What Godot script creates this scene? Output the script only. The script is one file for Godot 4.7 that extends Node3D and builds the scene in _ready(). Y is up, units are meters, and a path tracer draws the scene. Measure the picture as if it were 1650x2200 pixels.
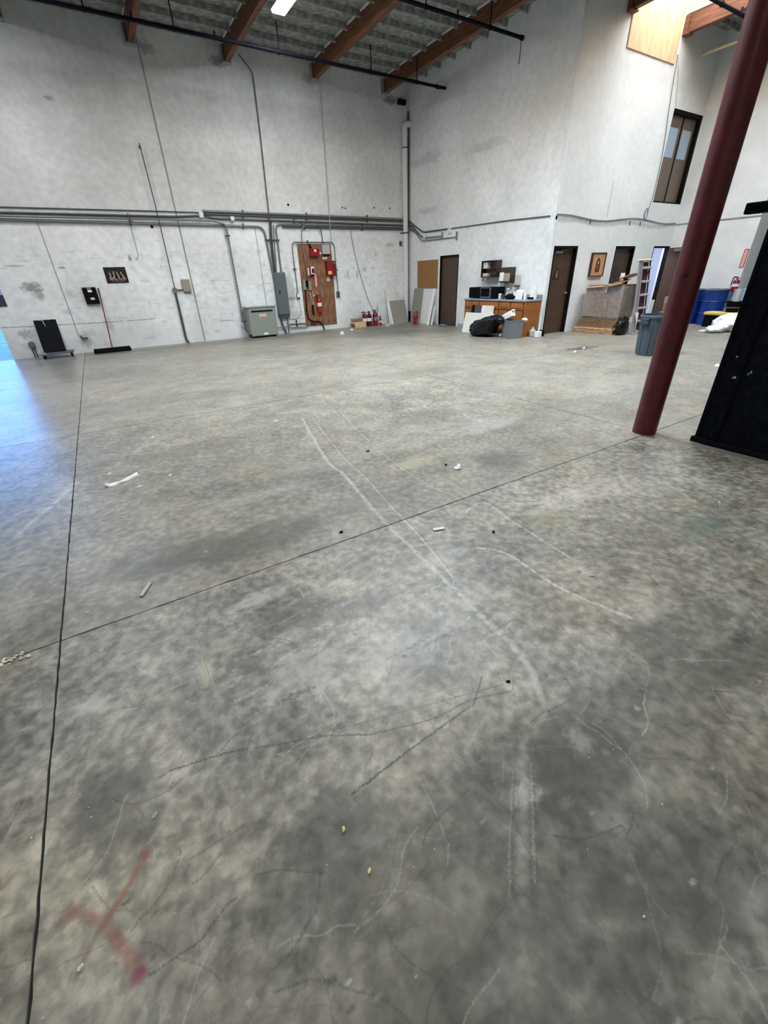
extends Node3D
# A nearly empty warehouse bay. x runs along the long white wall, z towards the camera, y up, metres.
const W1 := -14.15   # long concrete wall, faces +z
const W2 := 9.87     # office block side, faces -x
const W3 := -8.06    # office block front, faces +z
const W4 := 15.25    # far white wall, faces -x
const W5 := -5.95    # return of the far wall
const DECK := 6.55   # underside of the roof deck
const BOT := 6.2     # underside of the beams
var M := {}
var rng := RandomNumberGenerator.new()

class MB:
	var st := SurfaceTool.new()
	var uo := Vector3.ZERO
	var us := Vector3.ONE
	func _init():
		st.begin(Mesh.PRIMITIVE_TRIANGLES)
	func uvmap(o: Vector3, s: Vector3) -> MB:
		uo = o
		us = s
		return self
	func v(p: Vector3, n: Vector3):
		var q := (p - uo) / us
		var a := n.abs()
		var uv := Vector2(q.x, 1.0 - q.y)
		if a.y > a.x and a.y > a.z:
			uv = Vector2(q.x, q.z)
		elif a.x > a.z:
			uv = Vector2(q.z, 1.0 - q.y)
		st.set_normal(n)
		st.set_uv(uv)
		st.add_vertex(p)
	func tri(a: Vector3, b: Vector3, c: Vector3, na: Vector3, nb: Vector3, nc: Vector3):
		var f := (b - a).cross(c - a)
		if f.length_squared() < 1e-16:
			return
		v(a, na)
		if f.dot(na + nb + nc) > 0.0:
			v(c, nc)
			v(b, nb)
		else:
			v(b, nb)
			v(c, nc)
	func ftri(a: Vector3, b: Vector3, c: Vector3, away: Vector3):
		var n := (b - a).cross(c - a).normalized()
		if n.dot(away) < 0.0:
			n = -n
		tri(a, b, c, n, n, n)
	func quad(a: Vector3, b: Vector3, c: Vector3, d: Vector3, n: Vector3):
		tri(a, b, c, n, n, n)
		tri(a, c, d, n, n, n)
	func fquad(a: Vector3, b: Vector3, c: Vector3, d: Vector3, away: Vector3):
		ftri(a, b, c, away)
		ftri(a, c, d, away)
	func box(c: Vector3, s: Vector3, bev := 0.0, X := Transform3D()) -> MB:
		var h := s * 0.5
		bev = minf(bev, minf(h.x, minf(h.y, h.z)) * 0.9)
		var k := h - Vector3.ONE * bev
		for a in 3:
			var b := (a + 1) % 3
			var d := (a + 2) % 3
			for sg in [-1.0, 1.0]:
				var n := Vector3.ZERO
				n[a] = sg
				var q := []
				for w in [[-1, -1], [1, -1], [1, 1], [-1, 1]]:
					var p := Vector3.ZERO
					p[a] = sg * h[a]
					p[b] = w[0] * k[b]
					p[d] = w[1] * k[d]
					q.append(X * (c + p))
				quad(q[0], q[1], q[2], q[3], (X.basis * n).normalized())
			if bev > 0.0:
				for s1 in [-1.0, 1.0]:
					for s2 in [-1.0, 1.0]:
						var n2 := Vector3.ZERO
						n2[a] = s1
						n2[b] = s2
						var p1 := Vector3.ZERO
						p1[a] = s1 * h[a]
						p1[b] = s2 * k[b]
						p1[d] = -k[d]
						var p2 := Vector3.ZERO
						p2[a] = s1 * k[a]
						p2[b] = s2 * h[b]
						p2[d] = -k[d]
						var p3 := p2
						p3[d] = k[d]
						var p4 := p1
						p4[d] = k[d]
						quad(X * (c + p1), X * (c + p2), X * (c + p3), X * (c + p4), (X.basis * n2).normalized())
		if bev > 0.0:
			for sx in [-1.0, 1.0]:
				for sy in [-1.0, 1.0]:
					for sz in [-1.0, 1.0]:
						var n3: Vector3 = (X.basis * Vector3(sx, sy, sz)).normalized()
						tri(X * (c + Vector3(sx * h.x, sy * k.y, sz * k.z)), X * (c + Vector3(sx * k.x, sy * h.y, sz * k.z)), X * (c + Vector3(sx * k.x, sy * k.y, sz * h.z)), n3, n3, n3)
		return self
	func span(a: Vector3, b: Vector3, bev := 0.0) -> MB:   # a box between two corners
		return box((a + b) * 0.5, (b - a).abs(), bev)
	func cyl(p0: Vector3, p1: Vector3, r0: float, r1 := -1.0, seg := 14, caps := true) -> MB:
		if r1 < 0.0:
			r1 = r0
		var ax := (p1 - p0).normalized()
		var u := ax.cross(Vector3.UP if absf(ax.y) < 0.9 else Vector3.RIGHT).normalized()
		var w := ax.cross(u)
		for i in seg:
			var t0 := TAU * i / seg
			var t1 := TAU * (i + 1) / seg
			var d0 := u * cos(t0) + w * sin(t0)
			var d1 := u * cos(t1) + w * sin(t1)
			tri(p0 + d0 * r0, p0 + d1 * r0, p1 + d1 * r1, d0, d1, d1)
			tri(p0 + d0 * r0, p1 + d1 * r1, p1 + d0 * r1, d0, d1, d0)
			if caps:
				tri(p0, p0 + d0 * r0, p0 + d1 * r0, -ax, -ax, -ax)
				tri(p1, p1 + d0 * r1, p1 + d1 * r1, ax, ax, ax)
		return self
	func tube(pts: Array, r: float, seg := 8) -> MB:
		var n := pts.size()
		var u := Vector3.ZERO
		var rings := []
		for i in n:
			var t: Vector3 = (pts[mini(i + 1, n - 1)] - pts[maxi(i - 1, 0)]).normalized()
			if i == 0:
				u = t.cross(Vector3.UP if absf(t.y) < 0.9 else Vector3.RIGHT).normalized()
			else:
				u = (u - t * u.dot(t)).normalized()
			var w := t.cross(u)
			var ring := []
			for k in seg:
				ring.append(u * cos(TAU * k / seg) + w * sin(TAU * k / seg))
			rings.append(ring)
		for i in n - 1:
			for k in seg:
				var k2 := (k + 1) % seg
				var a: Vector3 = rings[i][k]
				var b: Vector3 = rings[i][k2]
				var c: Vector3 = rings[i + 1][k2]
				var d: Vector3 = rings[i + 1][k]
				tri(pts[i] + a * r, pts[i] + b * r, pts[i + 1] + c * r, a, b, c)
				tri(pts[i] + a * r, pts[i + 1] + c * r, pts[i + 1] + d * r, a, c, d)
		for k in seg:
			var e0: Vector3 = (pts[0] - pts[1]).normalized()
			var e1: Vector3 = (pts[n - 1] - pts[n - 2]).normalized()
			tri(pts[0], pts[0] + rings[0][k] * r, pts[0] + rings[0][(k + 1) % seg] * r, e0, e0, e0)
			tri(pts[n - 1], pts[n - 1] + rings[n - 1][k] * r, pts[n - 1] + rings[n - 1][(k + 1) % seg] * r, e1, e1, e1)
		return self
	func lathe(prof: Array, at := Vector3.ZERO, seg := 20, X := Transform3D()) -> MB:   # profile of Vector2(radius, height)
		for j in prof.size() - 1:
			var a: Vector2 = prof[j]
			var b: Vector2 = prof[j + 1]
			var e := b - a
			var nn := Vector2(e.y, -e.x).normalized()
			for i in seg:
				var t0 := TAU * i / seg
				var t1 := TAU * (i + 1) / seg
				var c0 := Vector3(cos(t0), 0, sin(t0))
				var c1 := Vector3(cos(t1), 0, sin(t1))
				var n0: Vector3 = X.basis * (c0 * nn.x + Vector3.UP * nn.y)
				var n1: Vector3 = X.basis * (c1 * nn.x + Vector3.UP * nn.y)
				var p0 := X * (at + c0 * a.x + Vector3.UP * a.y)
				var p1 := X * (at + c1 * a.x + Vector3.UP * a.y)
				var p2 := X * (at + c1 * b.x + Vector3.UP * b.y)
				var p3 := X * (at + c0 * b.x + Vector3.UP * b.y)
				tri(p0, p1, p2, n0, n1, n1)
				tri(p0, p2, p3, n0, n1, n0)
		return self
	func prism(poly: PackedVector2Array, depth: float, X := Transform3D()) -> MB:   # polygon in xy, pushed out from z 0 to depth
		var idx := Geometry2D.triangulate_polygon(poly)
		var zf: Vector3 = X.basis * Vector3.BACK
		for i in range(0, idx.size(), 3):
			var a := poly[idx[i]]
			var b := poly[idx[i + 1]]
			var c := poly[idx[i + 2]]
			tri(X * Vector3(a.x, a.y, depth), X * Vector3(b.x, b.y, depth), X * Vector3(c.x, c.y, depth), zf, zf, zf)
			tri(X * Vector3(a.x, a.y, 0), X * Vector3(b.x, b.y, 0), X * Vector3(c.x, c.y, 0), -zf, -zf, -zf)
		var cw := 1.0 if Geometry2D.is_polygon_clockwise(poly) else -1.0
		for i in poly.size():
			var a := poly[i]
			var b := poly[(i + 1) % poly.size()]
			var e := (b - a).normalized()
			var n: Vector3 = X.basis * (Vector3(-e.y, e.x, 0) * cw)
			quad(X * Vector3(a.x, a.y, 0), X * Vector3(b.x, b.y, 0), X * Vector3(b.x, b.y, depth), X * Vector3(a.x, a.y, depth), n)
		return self
	func grid(pts: Array, closed_u := false) -> MB:   # rows of points, smooth
		var R := pts.size()
		var C: int = pts[0].size()
		var nr := []
		for i in R:
			var row := []
			for j in C:
				var du: Vector3
				if closed_u:
					du = pts[i][(j + 1) % C] - pts[i][(j + C - 1) % C]
				else:
					du = pts[i][mini(j + 1, C - 1)] - pts[i][maxi(j - 1, 0)]
				var dv: Vector3 = pts[mini(i + 1, R - 1)][j] - pts[maxi(i - 1, 0)][j]
				row.append(du.cross(dv).normalized())
			nr.append(row)
		for i in R - 1:
			for j in (C if closed_u else C - 1):
				var k := (j + 1) % C
				tri(pts[i][j], pts[i][k], pts[i + 1][k], nr[i][j], nr[i][k], nr[i + 1][k])
				tri(pts[i][j], pts[i + 1][k], pts[i + 1][j], nr[i][j], nr[i + 1][k], nr[i + 1][j])
		return self
	func lump(size: Vector3, at: Vector3, ns: FastNoiseLite, amp: float, rows := 18, cols := 28, flat := true) -> MB:   # a crumpled bag: a wrinkled ball with a flat foot
		var g := []
		for i in rows + 1:
			var th := PI * i / rows
			var row := []
			for j in cols:
				var ph := TAU * j / cols
				var d := Vector3(sin(th) * cos(ph), -cos(th), sin(th) * sin(ph))
				var k := 1.0 + amp * ns.get_noise_3dv(d * 100.0) + amp * 0.5 * ns.get_noise_3dv(d * 260.0)
				var p := d * size * k
				if flat:
					p.y = maxf(p.y, -size.y * 0.62)
				row.append(at + p)
			g.append(row)
		return grid(g, true)
	func mesh() -> ArrayMesh:
		return st.commit()

func c8(r: float, g: float, b: float) -> Color:
	return Color(r / 255.0, g / 255.0, b / 255.0)

func mk(key: String, col: Color, rough := 0.6, metal := 0.0) -> StandardMaterial3D:
	var m := StandardMaterial3D.new()
	m.resource_name = key
	m.albedo_color = col
	m.roughness = rough
	m.metallic = metal
	M[key] = m
	return m

func mnoise(key: String, c0: Color, c1: Color, scale: Vector3, rough := 0.7, freq := 0.02, oct := 4, px := 256, world := false) -> StandardMaterial3D:   # two tones mixed by noise, stretched by scale (wood grain, dirt)
	var n := FastNoiseLite.new()
	n.seed = key.hash() % 10000
	n.frequency = freq
	n.fractal_octaves = oct
	var t := NoiseTexture2D.new()
	t.width = px
	t.height = px
	t.seamless = true
	t.noise = n
	var g := Gradient.new()
	g.colors = PackedColorArray([c0, c1])
	g.offsets = PackedFloat32Array([0.2, 0.8])
	t.color_ramp = g
	var m := mk(key, Color.WHITE, rough)
	m.albedo_texture = t
	m.uv1_triplanar = true
	m.uv1_world_triplanar = world
	m.uv1_scale = scale
	return m

func obj(called: String, mb: MB, m, parent: Node = self) -> MeshInstance3D:
	var o := MeshInstance3D.new()
	o.name = called
	o.mesh = mb.mesh()
	o.material_override = M[m] if m is String else m
	parent.add_child(o, true)
	return o

var taken := {}
func numbered(called: String) -> String:
	taken[called] = taken.get(called, -1) + 1
	return called if taken[called] == 0 else "%s_%03d" % [called, taken[called]]

func thing(called: String, label: String, category: String, at := Vector3.ZERO, turn := 0.0, group := "") -> Node3D:
	var o := Node3D.new()
	o.name = numbered(called)
	add_child(o)
	o.position = at
	o.rotation.y = turn
	tag(o, label, category, group)
	return o

func tag(o: Node3D, label: String, category: String, group := ""):
	o.set_meta("label", label)
	o.set_meta("category", category)
	if group:
		o.set_meta("group", group)

func single(called: String, mb: MB, m, label: String, category: String, group := "", at := Vector3.ZERO, turn := 0.0) -> MeshInstance3D:
	var o := obj(numbered(called), mb, m)
	o.position = at
	o.rotation.y = turn
	tag(o, label, category, group)
	return o

func struct_node(called: String, label := "", category := "") -> Node3D:
	var o := Node3D.new()
	o.name = called
	add_child(o)
	o.set_meta("kind", "structure")
	if label:
		tag(o, label, category)
	return o

func bend(pts: Array, r: float, n := 5) -> Array:   # rounds the corners of a pipe run
	var out := [pts[0]]
	for i in range(1, pts.size() - 1):
		var a: Vector3 = (pts[i - 1] - pts[i])
		var b: Vector3 = (pts[i + 1] - pts[i])
		var k := minf(r, minf(a.length(), b.length()) * 0.49)
		var p0: Vector3 = pts[i] + a.normalized() * k
		var p2: Vector3 = pts[i] + b.normalized() * k
		for j in n + 1:
			var t := float(j) / n
			out.append(p0.lerp(pts[i], t).lerp(pts[i].lerp(p2, t), t))
	out.append(pts[-1])
	return out

func wallholes(mb: MB, x0: float, x1: float, y0: float, y1: float, holes: Array, put: Callable):   # cuts a wall rectangle into boxes round its openings
	var xs := [x0, x1]
	for h in holes:
		xs.append(h[0])
		xs.append(h[1])
	xs.sort()
	for i in xs.size() - 1:
		if xs[i + 1] - xs[i] < 0.001:
			continue
		var mid: float = (xs[i] + xs[i + 1]) * 0.5
		var cuts := []
		for h in holes:
			if mid > h[0] and mid < h[1]:
				cuts.append([h[2], h[3]])
		cuts.sort_custom(func(p, q): return p[0] < q[0])
		var y := y0
		for c in cuts:
			if c[0] - y > 0.001:
				put.call(mb, xs[i], xs[i + 1], y, c[0])
			y = c[1]
		if y1 - y > 0.001:
			put.call(mb, xs[i], xs[i + 1], y, y1)

# ---- computed surfaces -------------------------------------------------------------
func noise(sd: int, f: float, oct := 4, warp := 0.0) -> FastNoiseLite:
	var n := FastNoiseLite.new()
	n.seed = sd
	n.noise_type = FastNoiseLite.TYPE_SIMPLEX_SMOOTH
	n.frequency = f
	n.fractal_octaves = oct
	if warp > 0.0:
		n.domain_warp_enabled = true
		n.domain_warp_amplitude = warp
		n.domain_warp_frequency = f * 1.7
	return n

func layer(sd: int, per_m: float, ppm: float, x0: float, z0: float, w: int, h: int, oct := 4, warp := 0.0) -> PackedByteArray:
	var n := noise(sd, per_m / ppm, oct, warp * ppm)
	n.offset = Vector3(x0 * ppm, z0 * ppm, 0)
	return n.get_image(w, h, false, false, false).get_data()

var blobs := []
func make_blobs():   # soft ragged brushes, 96 pixels
	for k in 6:
		var n := noise(900 + k, 0.035, 4)
		var a := PackedFloat32Array()
		for y in 96:
			for x in 96:
				var d := Vector2(x - 47.5, y - 47.5).length() / 47.5
				var e := 0.55 * n.get_noise_2d(x, y) if k < 4 else 0.12 * n.get_noise_2d(x, y)
				a.append(smoothstep(1.0, 0.25, d + e * 0.9) * smoothstep(1.0, 0.9, d))
		blobs.append(a)

func brush(k: int, col: Color, alpha: float, w: int, h: int) -> Image:
	var d := PackedByteArray()
	var a: PackedFloat32Array = blobs[k]
	d.resize(96 * 96 * 4)
	var r := int(col.r * 255)
	var g := int(col.g * 255)
	var b := int(col.b * 255)
	for i in 96 * 96:
		d[i * 4] = r
		d[i * 4 + 1] = g
		d[i * 4 + 2] = b
		d[i * 4 + 3] = int(a[i] * alpha * 255)
	var im := Image.create_from_data(96, 96, false, Image.FORMAT_RGBA8, d)
	im.resize(maxi(w, 2), maxi(h, 2), Image.INTERPOLATE_BILINEAR)
	return im

func dab(im: Image, br: Image, x: float, y: float):
	im.blend_rect(br, Rect2i(0, 0, br.get_width(), br.get_height()), Vector2i(int(x - br.get_width() * 0.5), int(y - br.get_height() * 0.5)))

func stroke(im: Image, pts: Array, width: float, col: Color, alpha: float, k := 5, jit := 0.0):   # pts and width in pixels
	var br := brush(k, col, alpha, int(width), int(width))
	var step := maxf(1.0, width * 0.3)
	for i in pts.size() - 1:
		var a: Vector2 = pts[i]
		var b: Vector2 = pts[i + 1]
		var n := maxi(1, int(a.distance_to(b) / step))
		for j in n:
			if rng.randf() < 0.12:
				continue
			var p := a.lerp(b, float(j) / n)
			dab(im, br, p.x + rng.randf_range(-jit, jit) * width, p.y + rng.randf_range(-jit, jit) * width)

func smooth_line(pts: Array, per := 8) -> Array:
	var cv := Curve3D.new()
	for i in pts.size():
		var t: Vector2 = (pts[mini(i + 1, pts.size() - 1)] - pts[maxi(i - 1, 0)]) / 6.0
		cv.add_point(Vector3(pts[i].x, pts[i].y, 0), -Vector3(t.x, t.y, 0), Vector3(t.x, t.y, 0))
	var out := []
	var n := (pts.size() - 1) * per
	for i in n + 1:
		var p := cv.sample_baked(cv.get_baked_length() * i / n)
		out.append(Vector2(p.x, p.y))
	return out

func concrete(x0: float, z0: float, wm: float, hm: float, ppm: float, base: Color, con: float) -> Image:   # trowelled, stained slab, seen from above
	var w := int(wm * ppm)
	var h := int(hm * ppm)
	var A := layer(11, 0.55, ppm, x0, z0, w, h, 3, 0.35)
	var B := layer(12, 2.6, ppm, x0, z0, w, h, 4, 0.18)
	var C := layer(13, 14.0, ppm, x0, z0, w, h, 4, 0.03)
	var D := layer(14, 1.5, ppm, x0 + 40.0, z0, w, h, 4, 0.5)
	var E := layer(15, 0.9, ppm, x0, z0 + 50.0, w, h, 2)
	var out := PackedByteArray()
	out.resize(w * h * 4)
	var br := base.r * 255.0
	var bg := base.g * 255.0
	var bb := base.b * 255.0
	var G := layer(16, 6.5, ppm, x0, z0 + 20.0, w, h, 4, 0.12)
	var ka := con * 0.0024
	var kb := con * 0.0026
	var kc := con * 0.0042
	var j := 0
	for i in w * h:
		var b := B[i]
		var v := 1.0 + (A[i] - 127) * ka + (b - 127) * kb + (C[i] - 127) * kc
		var d := D[i]
		if d > 158:
			v += con * minf((d - 158) * 0.008, 0.13) * (0.35 + b * 0.005)
		elif d < 92:
			v -= con * minf((92 - d) * 0.0075, 0.14)
		var g := G[i]
		if g > 160:
			v += con * minf((g - 160) * 0.013, 0.13)
		elif g < 88:
			v -= con * minf((88 - g) * 0.013, 0.16)
		var e := (E[i] - 127) * 0.00028
		out[j] = clampi(int(br * v * (1.0 + e * 0.6)), 0, 255)
		out[j + 1] = clampi(int(bg * v), 0, 255)
		out[j + 2] = clampi(int(bb * v * (1.0 - e)), 0, 255)
		out[j + 3] = 255
		j += 4
	return Image.create_from_data(w, h, false, Image.FORMAT_RGBA8, out)

func floor_marks(im: Image, x0: float, z0: float, ppm: float, scratches: int):
	var W := im.get_width()
	var H := im.get_height()
	var px := func(x: float, z: float) -> Vector2: return Vector2((x - x0) * ppm, (z - z0) * ppm)
	var area := Rect2(-W * 0.3, -H * 0.3, W * 1.6, H * 1.6)
	var dark := c8(72, 71, 66)
	var pale := c8(206, 204, 194)
	var track := c8(222, 220, 212)
	var warm := c8(182, 176, 150)
	# broad stains and worn patches, a painted shadow edge, darker floor by the walls: x, z, width, length, tone, strength
	for s in [[0.5, -2.45, 1.4, 0.6, dark, 0.5], [0.1, -2.5, 1.0, 0.5, dark, 0.4], [-0.1, -2.6, 0.9, 0.6, dark, 0.45], [1.3, -2.5, 1.2, 0.4, dark, 0.35], [2.75, -2.5, 0.8, 0.6, dark, 0.42], [1.1, -0.2, 2.6, 1.1, dark, 0.3], [0.2, -0.3, 1.6, 0.9, dark, 0.25], [0.44, -1.62, 0.7, 0.28, dark, 0.5], [0.75, -1.5, 0.6, 0.22, dark, 0.42],  # leading dark blobs paint a soft shadow edge beyond the joint
			[0.97, -0.38, 0.75, 0.5, dark, 0.5], [0.9, 0.0, 0.7, 0.4, dark, 0.4], [0.13, -0.6, 0.7, 0.5, dark, 0.45], [-0.42, -1.1, 0.35, 0.5, dark, 0.5], [0.75, -1.0, 0.5, 0.3, dark, 0.35], [1.9, -0.4, 1.0, 0.7, dark, 0.35],
			[0.2, -0.15, 0.9, 0.4, dark, 0.35], [0.55, 0.1, 0.6, 0.4, dark, 0.38], [2.6, -1.0, 0.9, 0.4, dark, 0.3], [3.3, -0.9, 0.9, 0.5, dark, 0.28], [-0.9, -1.6, 0.5, 0.5, dark, 0.3], [-0.7, -0.5, 0.3, 0.8, dark, 0.35],
			[1.2, -3.2, 1.6, 0.5, dark, 0.2], [0.5, -4.6, 1.8, 0.5, dark, 0.2], [3.0, -4.0, 1.7, 0.7, dark, 0.16], [1.0, -7.0, 2.5, 0.8, dark, 0.14], [4.5, -6.2, 2.2, 0.9, dark, 0.16], [8.75, -5.95, 1.2, 0.45, c8(52, 48, 40), 0.62], [8.2, -5.7, 0.8, 0.3, dark, 0.35], [7.3, -11.9, 4.0, 3.0, dark, 0.5], [8.2, -13.0, 3.0, 2.0, dark, 0.35], [4.0, -13.4, 7.0, 1.3, dark, 0.3], [0.5, -13.5, 4.0, 0.9, dark, 0.28],  # closing dark blobs: darker floor along the wall foot and corner
			[0.31, -1.3, 0.6, 0.4, pale, 0.45], [0.71, -1.12, 0.45, 0.35, pale, 0.36], [0.33, -1.86, 0.5, 0.16, pale, 0.5], [0.7, -1.72, 0.4, 0.12, pale, 0.42], [0.09, -1.62, 0.32, 0.24, warm, 0.4], [0.61, -0.96, 0.3, 0.2, pale, 0.4],
			[-0.48, -1.6, 0.25, 0.16, pale, 0.55], [2.7, -1.65, 1.2, 0.35, pale, 0.5], [1.35, -1.6, 0.5, 0.25, pale, 0.4], [2.1, -2.9, 0.8, 0.4, warm, 0.55], [2.25, -1.55, 0.5, 0.3, c8(150, 145, 112), 0.5], [1.6, -3.4, 2.4, 0.5, pale, 0.22], [0.6, -3.1, 1.5, 0.3, pale, 0.3],
			[3.4, -3.3, 1.8, 0.6, pale, 0.3], [2.0, -0.7, 0.6, 0.35, pale, 0.25], [-0.9, -2.6, 0.5, 0.7, pale, 0.25], [1.75, -4.95, 0.35, 0.3, c8(120, 136, 124), 0.45], [3.0, -0.9, 0.7, 0.3, c8(96, 112, 104), 0.4], [3.6, -1.75, 0.5, 0.2, c8(170, 140, 130), 0.35],
			[-0.05, -1.52, 0.09, 0.3, warm, 0.6], [0.75, -0.4, 0.14, 0.1, pale, 0.5], [1.05, -0.42, 0.12, 0.14, pale, 0.4], [1.4, -0.55, 0.5, 0.2, pale, 0.22], [0.35, -0.3, 0.5, 0.2, warm, 0.2], [1.05, 0.1, 0.3, 0.2, pale, 0.2], [6.0, -3.5, 3.0, 1.0, pale, 0.2], [9.0, -4.5, 3.0, 1.5, pale, 0.2]]:
		var p: Vector2 = px.call(s[0], s[1])
		if area.has_point(p):
			dab(im, brush(rng.randi_range(0, 3), s[4], s[5], mini(int(s[2] * ppm), 1100), mini(int(s[3] * ppm), 1100)), p.x, p.y)
	# ragged small patches of wear and grease
	var pr := RandomNumberGenerator.new()
	pr.seed = 500 + scratches
	for k in int(scratches * 0.55):
		var sz := pr.randf_range(0.04, 0.26) * ppm
		var tone: Color = [dark, dark, pale, warm][pr.randi_range(0, 3)]
		dab(im, brush(pr.randi_range(0, 3), tone, pr.randf_range(0.08, 0.26), int(sz) + 2, int(sz * pr.randf_range(0.3, 0.9)) + 2), pr.randf() * W, pr.randf() * H)
	for k in int(scratches * 0.12):   # scraped pale streaks in the worn zone left of the tracks
		var p0: Vector2 = px.call(pr.randf_range(0.0, 1.3), pr.randf_range(-1.95, -0.95))
		stroke(im, [p0, p0 + Vector2(pr.randf_range(0.03, 0.2), pr.randf_range(-0.03, 0.03)) * ppm], maxf(2.0, pr.randf_range(0.008, 0.03) * ppm), pale if pr.randf() < 0.6 else dark, pr.randf_range(0.1, 0.3), pr.randi_range(0, 3), 0.4)
	# tyre and pallet-jack tracks: pale scuffed bands with a few thin lines
	var runs := [
		[[[1.77, -4.85], [1.45, -3.48], [1.42, -3.04], [1.32, -2.38], [1.26, -1.86], [1.23, -1.40], [1.19, -1.0], [1.16, -0.77], [1.06, -0.6]], 0.045, track, 0.2],
		[[[1.9, -4.85], [1.62, -3.48], [1.55, -2.9], [1.46, -2.38], [1.38, -1.86], [1.28, -1.4]], 0.02, track, 0.2],
		[[[2.3, -4.9], [2.0, -3.5], [1.9, -2.6], [1.95, -2.1]], 0.02, track, 0.18],
		[[[1.84, -1.93], [2.05, -1.96], [2.02, -1.65], [1.98, -1.15]], 0.03, track, 0.25], [[[1.6, -1.55], [1.70, -1.4], [1.70, -1.02], [1.80, -0.66]], 0.03, track, 0.3],
		[[[2.1, -1.9], [2.35, -1.75], [2.6, -1.6]], 0.025, track, 0.25],
		[[[0.86, -0.52], [0.80, -0.46], [0.66, -0.34], [0.54, -0.23], [0.52, -0.21]], 0.045, track, 0.1], [[[0.84, -0.46], [0.7, -0.33], [0.58, -0.22]], 0.014, track, 0.09], [[[0.76, -0.47], [0.62, -0.35], [0.5, -0.24]], 0.014, track, 0.09],
		[[[-0.62, -4.6], [-0.95, -3.9], [-1.25, -3.4], [-1.5, -3.1]], 0.10, c8(160, 158, 152), 0.2], [[[-0.6, -4.3], [-0.8, -3.8], [-0.95, -3.45]], 0.07, track, 0.24], [[[-0.65, -5.2], [-1.2, -4.4], [-1.6, -3.9]], 0.06, dark, 0.16],
		[[[-0.5, -6.2], [-1.2, -5.3], [-2.0, -4.6]], 0.07, dark, 0.14], [[[0.6, -9.5], [-0.6, -7.2], [-1.5, -5.8]], 0.08, dark, 0.12], [[[2.5, -10.5], [1.6, -8.0], [0.2, -6.4]], 0.06, track, 0.1],
		[[[-1.0, -9.5], [2.0, -9.2], [6.5, -9.6]], 0.05, track, 0.16], [[[3.0, -11.2], [6.0, -10.6], [8.6, -9.4]], 0.06, warm, 0.25], [[[2.6, -6.3], [3.7, -4.9], [3.3, -4.3]], 0.02, dark, 0.35], [[[3.2, -6.2], [4.4, -5.2], [4.1, -4.8]], 0.02, dark, 0.35],
		[[[5.0, -6.2], [6.2, -5.0], [6.9, -4.2]], 0.02, dark, 0.25],
		[[[0.26, -0.71], [0.4, -0.72], [0.55, -0.73], [0.83, -0.74]], 0.014, c8(60, 58, 54), 0.45], [[[0.83, -0.74], [0.95, -0.82]], 0.01, dark, 0.4], [[[-0.25, -1.13], [-0.05, -1.08], [0.11, -1.01], [0.26, -0.95], [0.41, -0.86]], 0.012, c8(62, 60, 55), 0.4],
		[[[0.41, -0.86], [0.65, -0.78], [0.83, -0.76], [1.0, -0.7]], 0.01, dark, 0.3], [[[0.3, -0.95], [0.6, -0.86], [1.0, -0.74]], 0.008, dark, 0.25]]
	for r in runs:
		var pts := []
		for q in r[0]:
			pts.append(px.call(q[0], q[1]))
		stroke(im, smooth_line(pts), maxf(r[1] * ppm, 2.0), r[2], minf(r[3] * 1.35, 0.5), 4, 0.16)
		if r[1] < 0.06 and r[2] == track:
			var shifted := []
			for q in pts:
				shifted.append(q + Vector2(r[1] * 0.8 * ppm, 0))
			stroke(im, smooth_line(shifted), maxf(0.012 * ppm, 2.0), dark, 0.22, 4, 0.3)
	# short wandering scuffs
	var sr := RandomNumberGenerator.new()
	sr.seed = 77 + scratches
	for k in scratches:
		var p := Vector2(sr.randf() * W, sr.randf() * H)
		var ang := sr.randf_range(-0.9, 0.5) + (0.0 if sr.randf() < 0.7 else 1.4)
		var pts := [p]
		for j in sr.randi_range(2, 5):
			ang += sr.randf_range(-0.5, 0.5)
			p += Vector2(cos(ang), sin(ang)) * sr.randf_range(0.02, 0.09) * ppm
			pts.append(p)
		var t := dark if sr.randf() < 0.66 else pale
		stroke(im, smooth_line(pts, 4), maxf(sr.randf_range(0.004, 0.012) * ppm, 2.0), t, sr.randf_range(0.1, 0.34), 5, 0.1)
	for k in int(scratches * 0.5):
		var d := sr.randf_range(0.012, 0.05) * ppm
		dab(im, brush(sr.randi_range(0, 4), dark if sr.randf() < 0.6 else pale, sr.randf_range(0.2, 0.5), maxi(int(d), 3), maxi(int(d * sr.randf_range(0.4, 1.0)), 3)), sr.randf() * W, sr.randf() * H)

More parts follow.
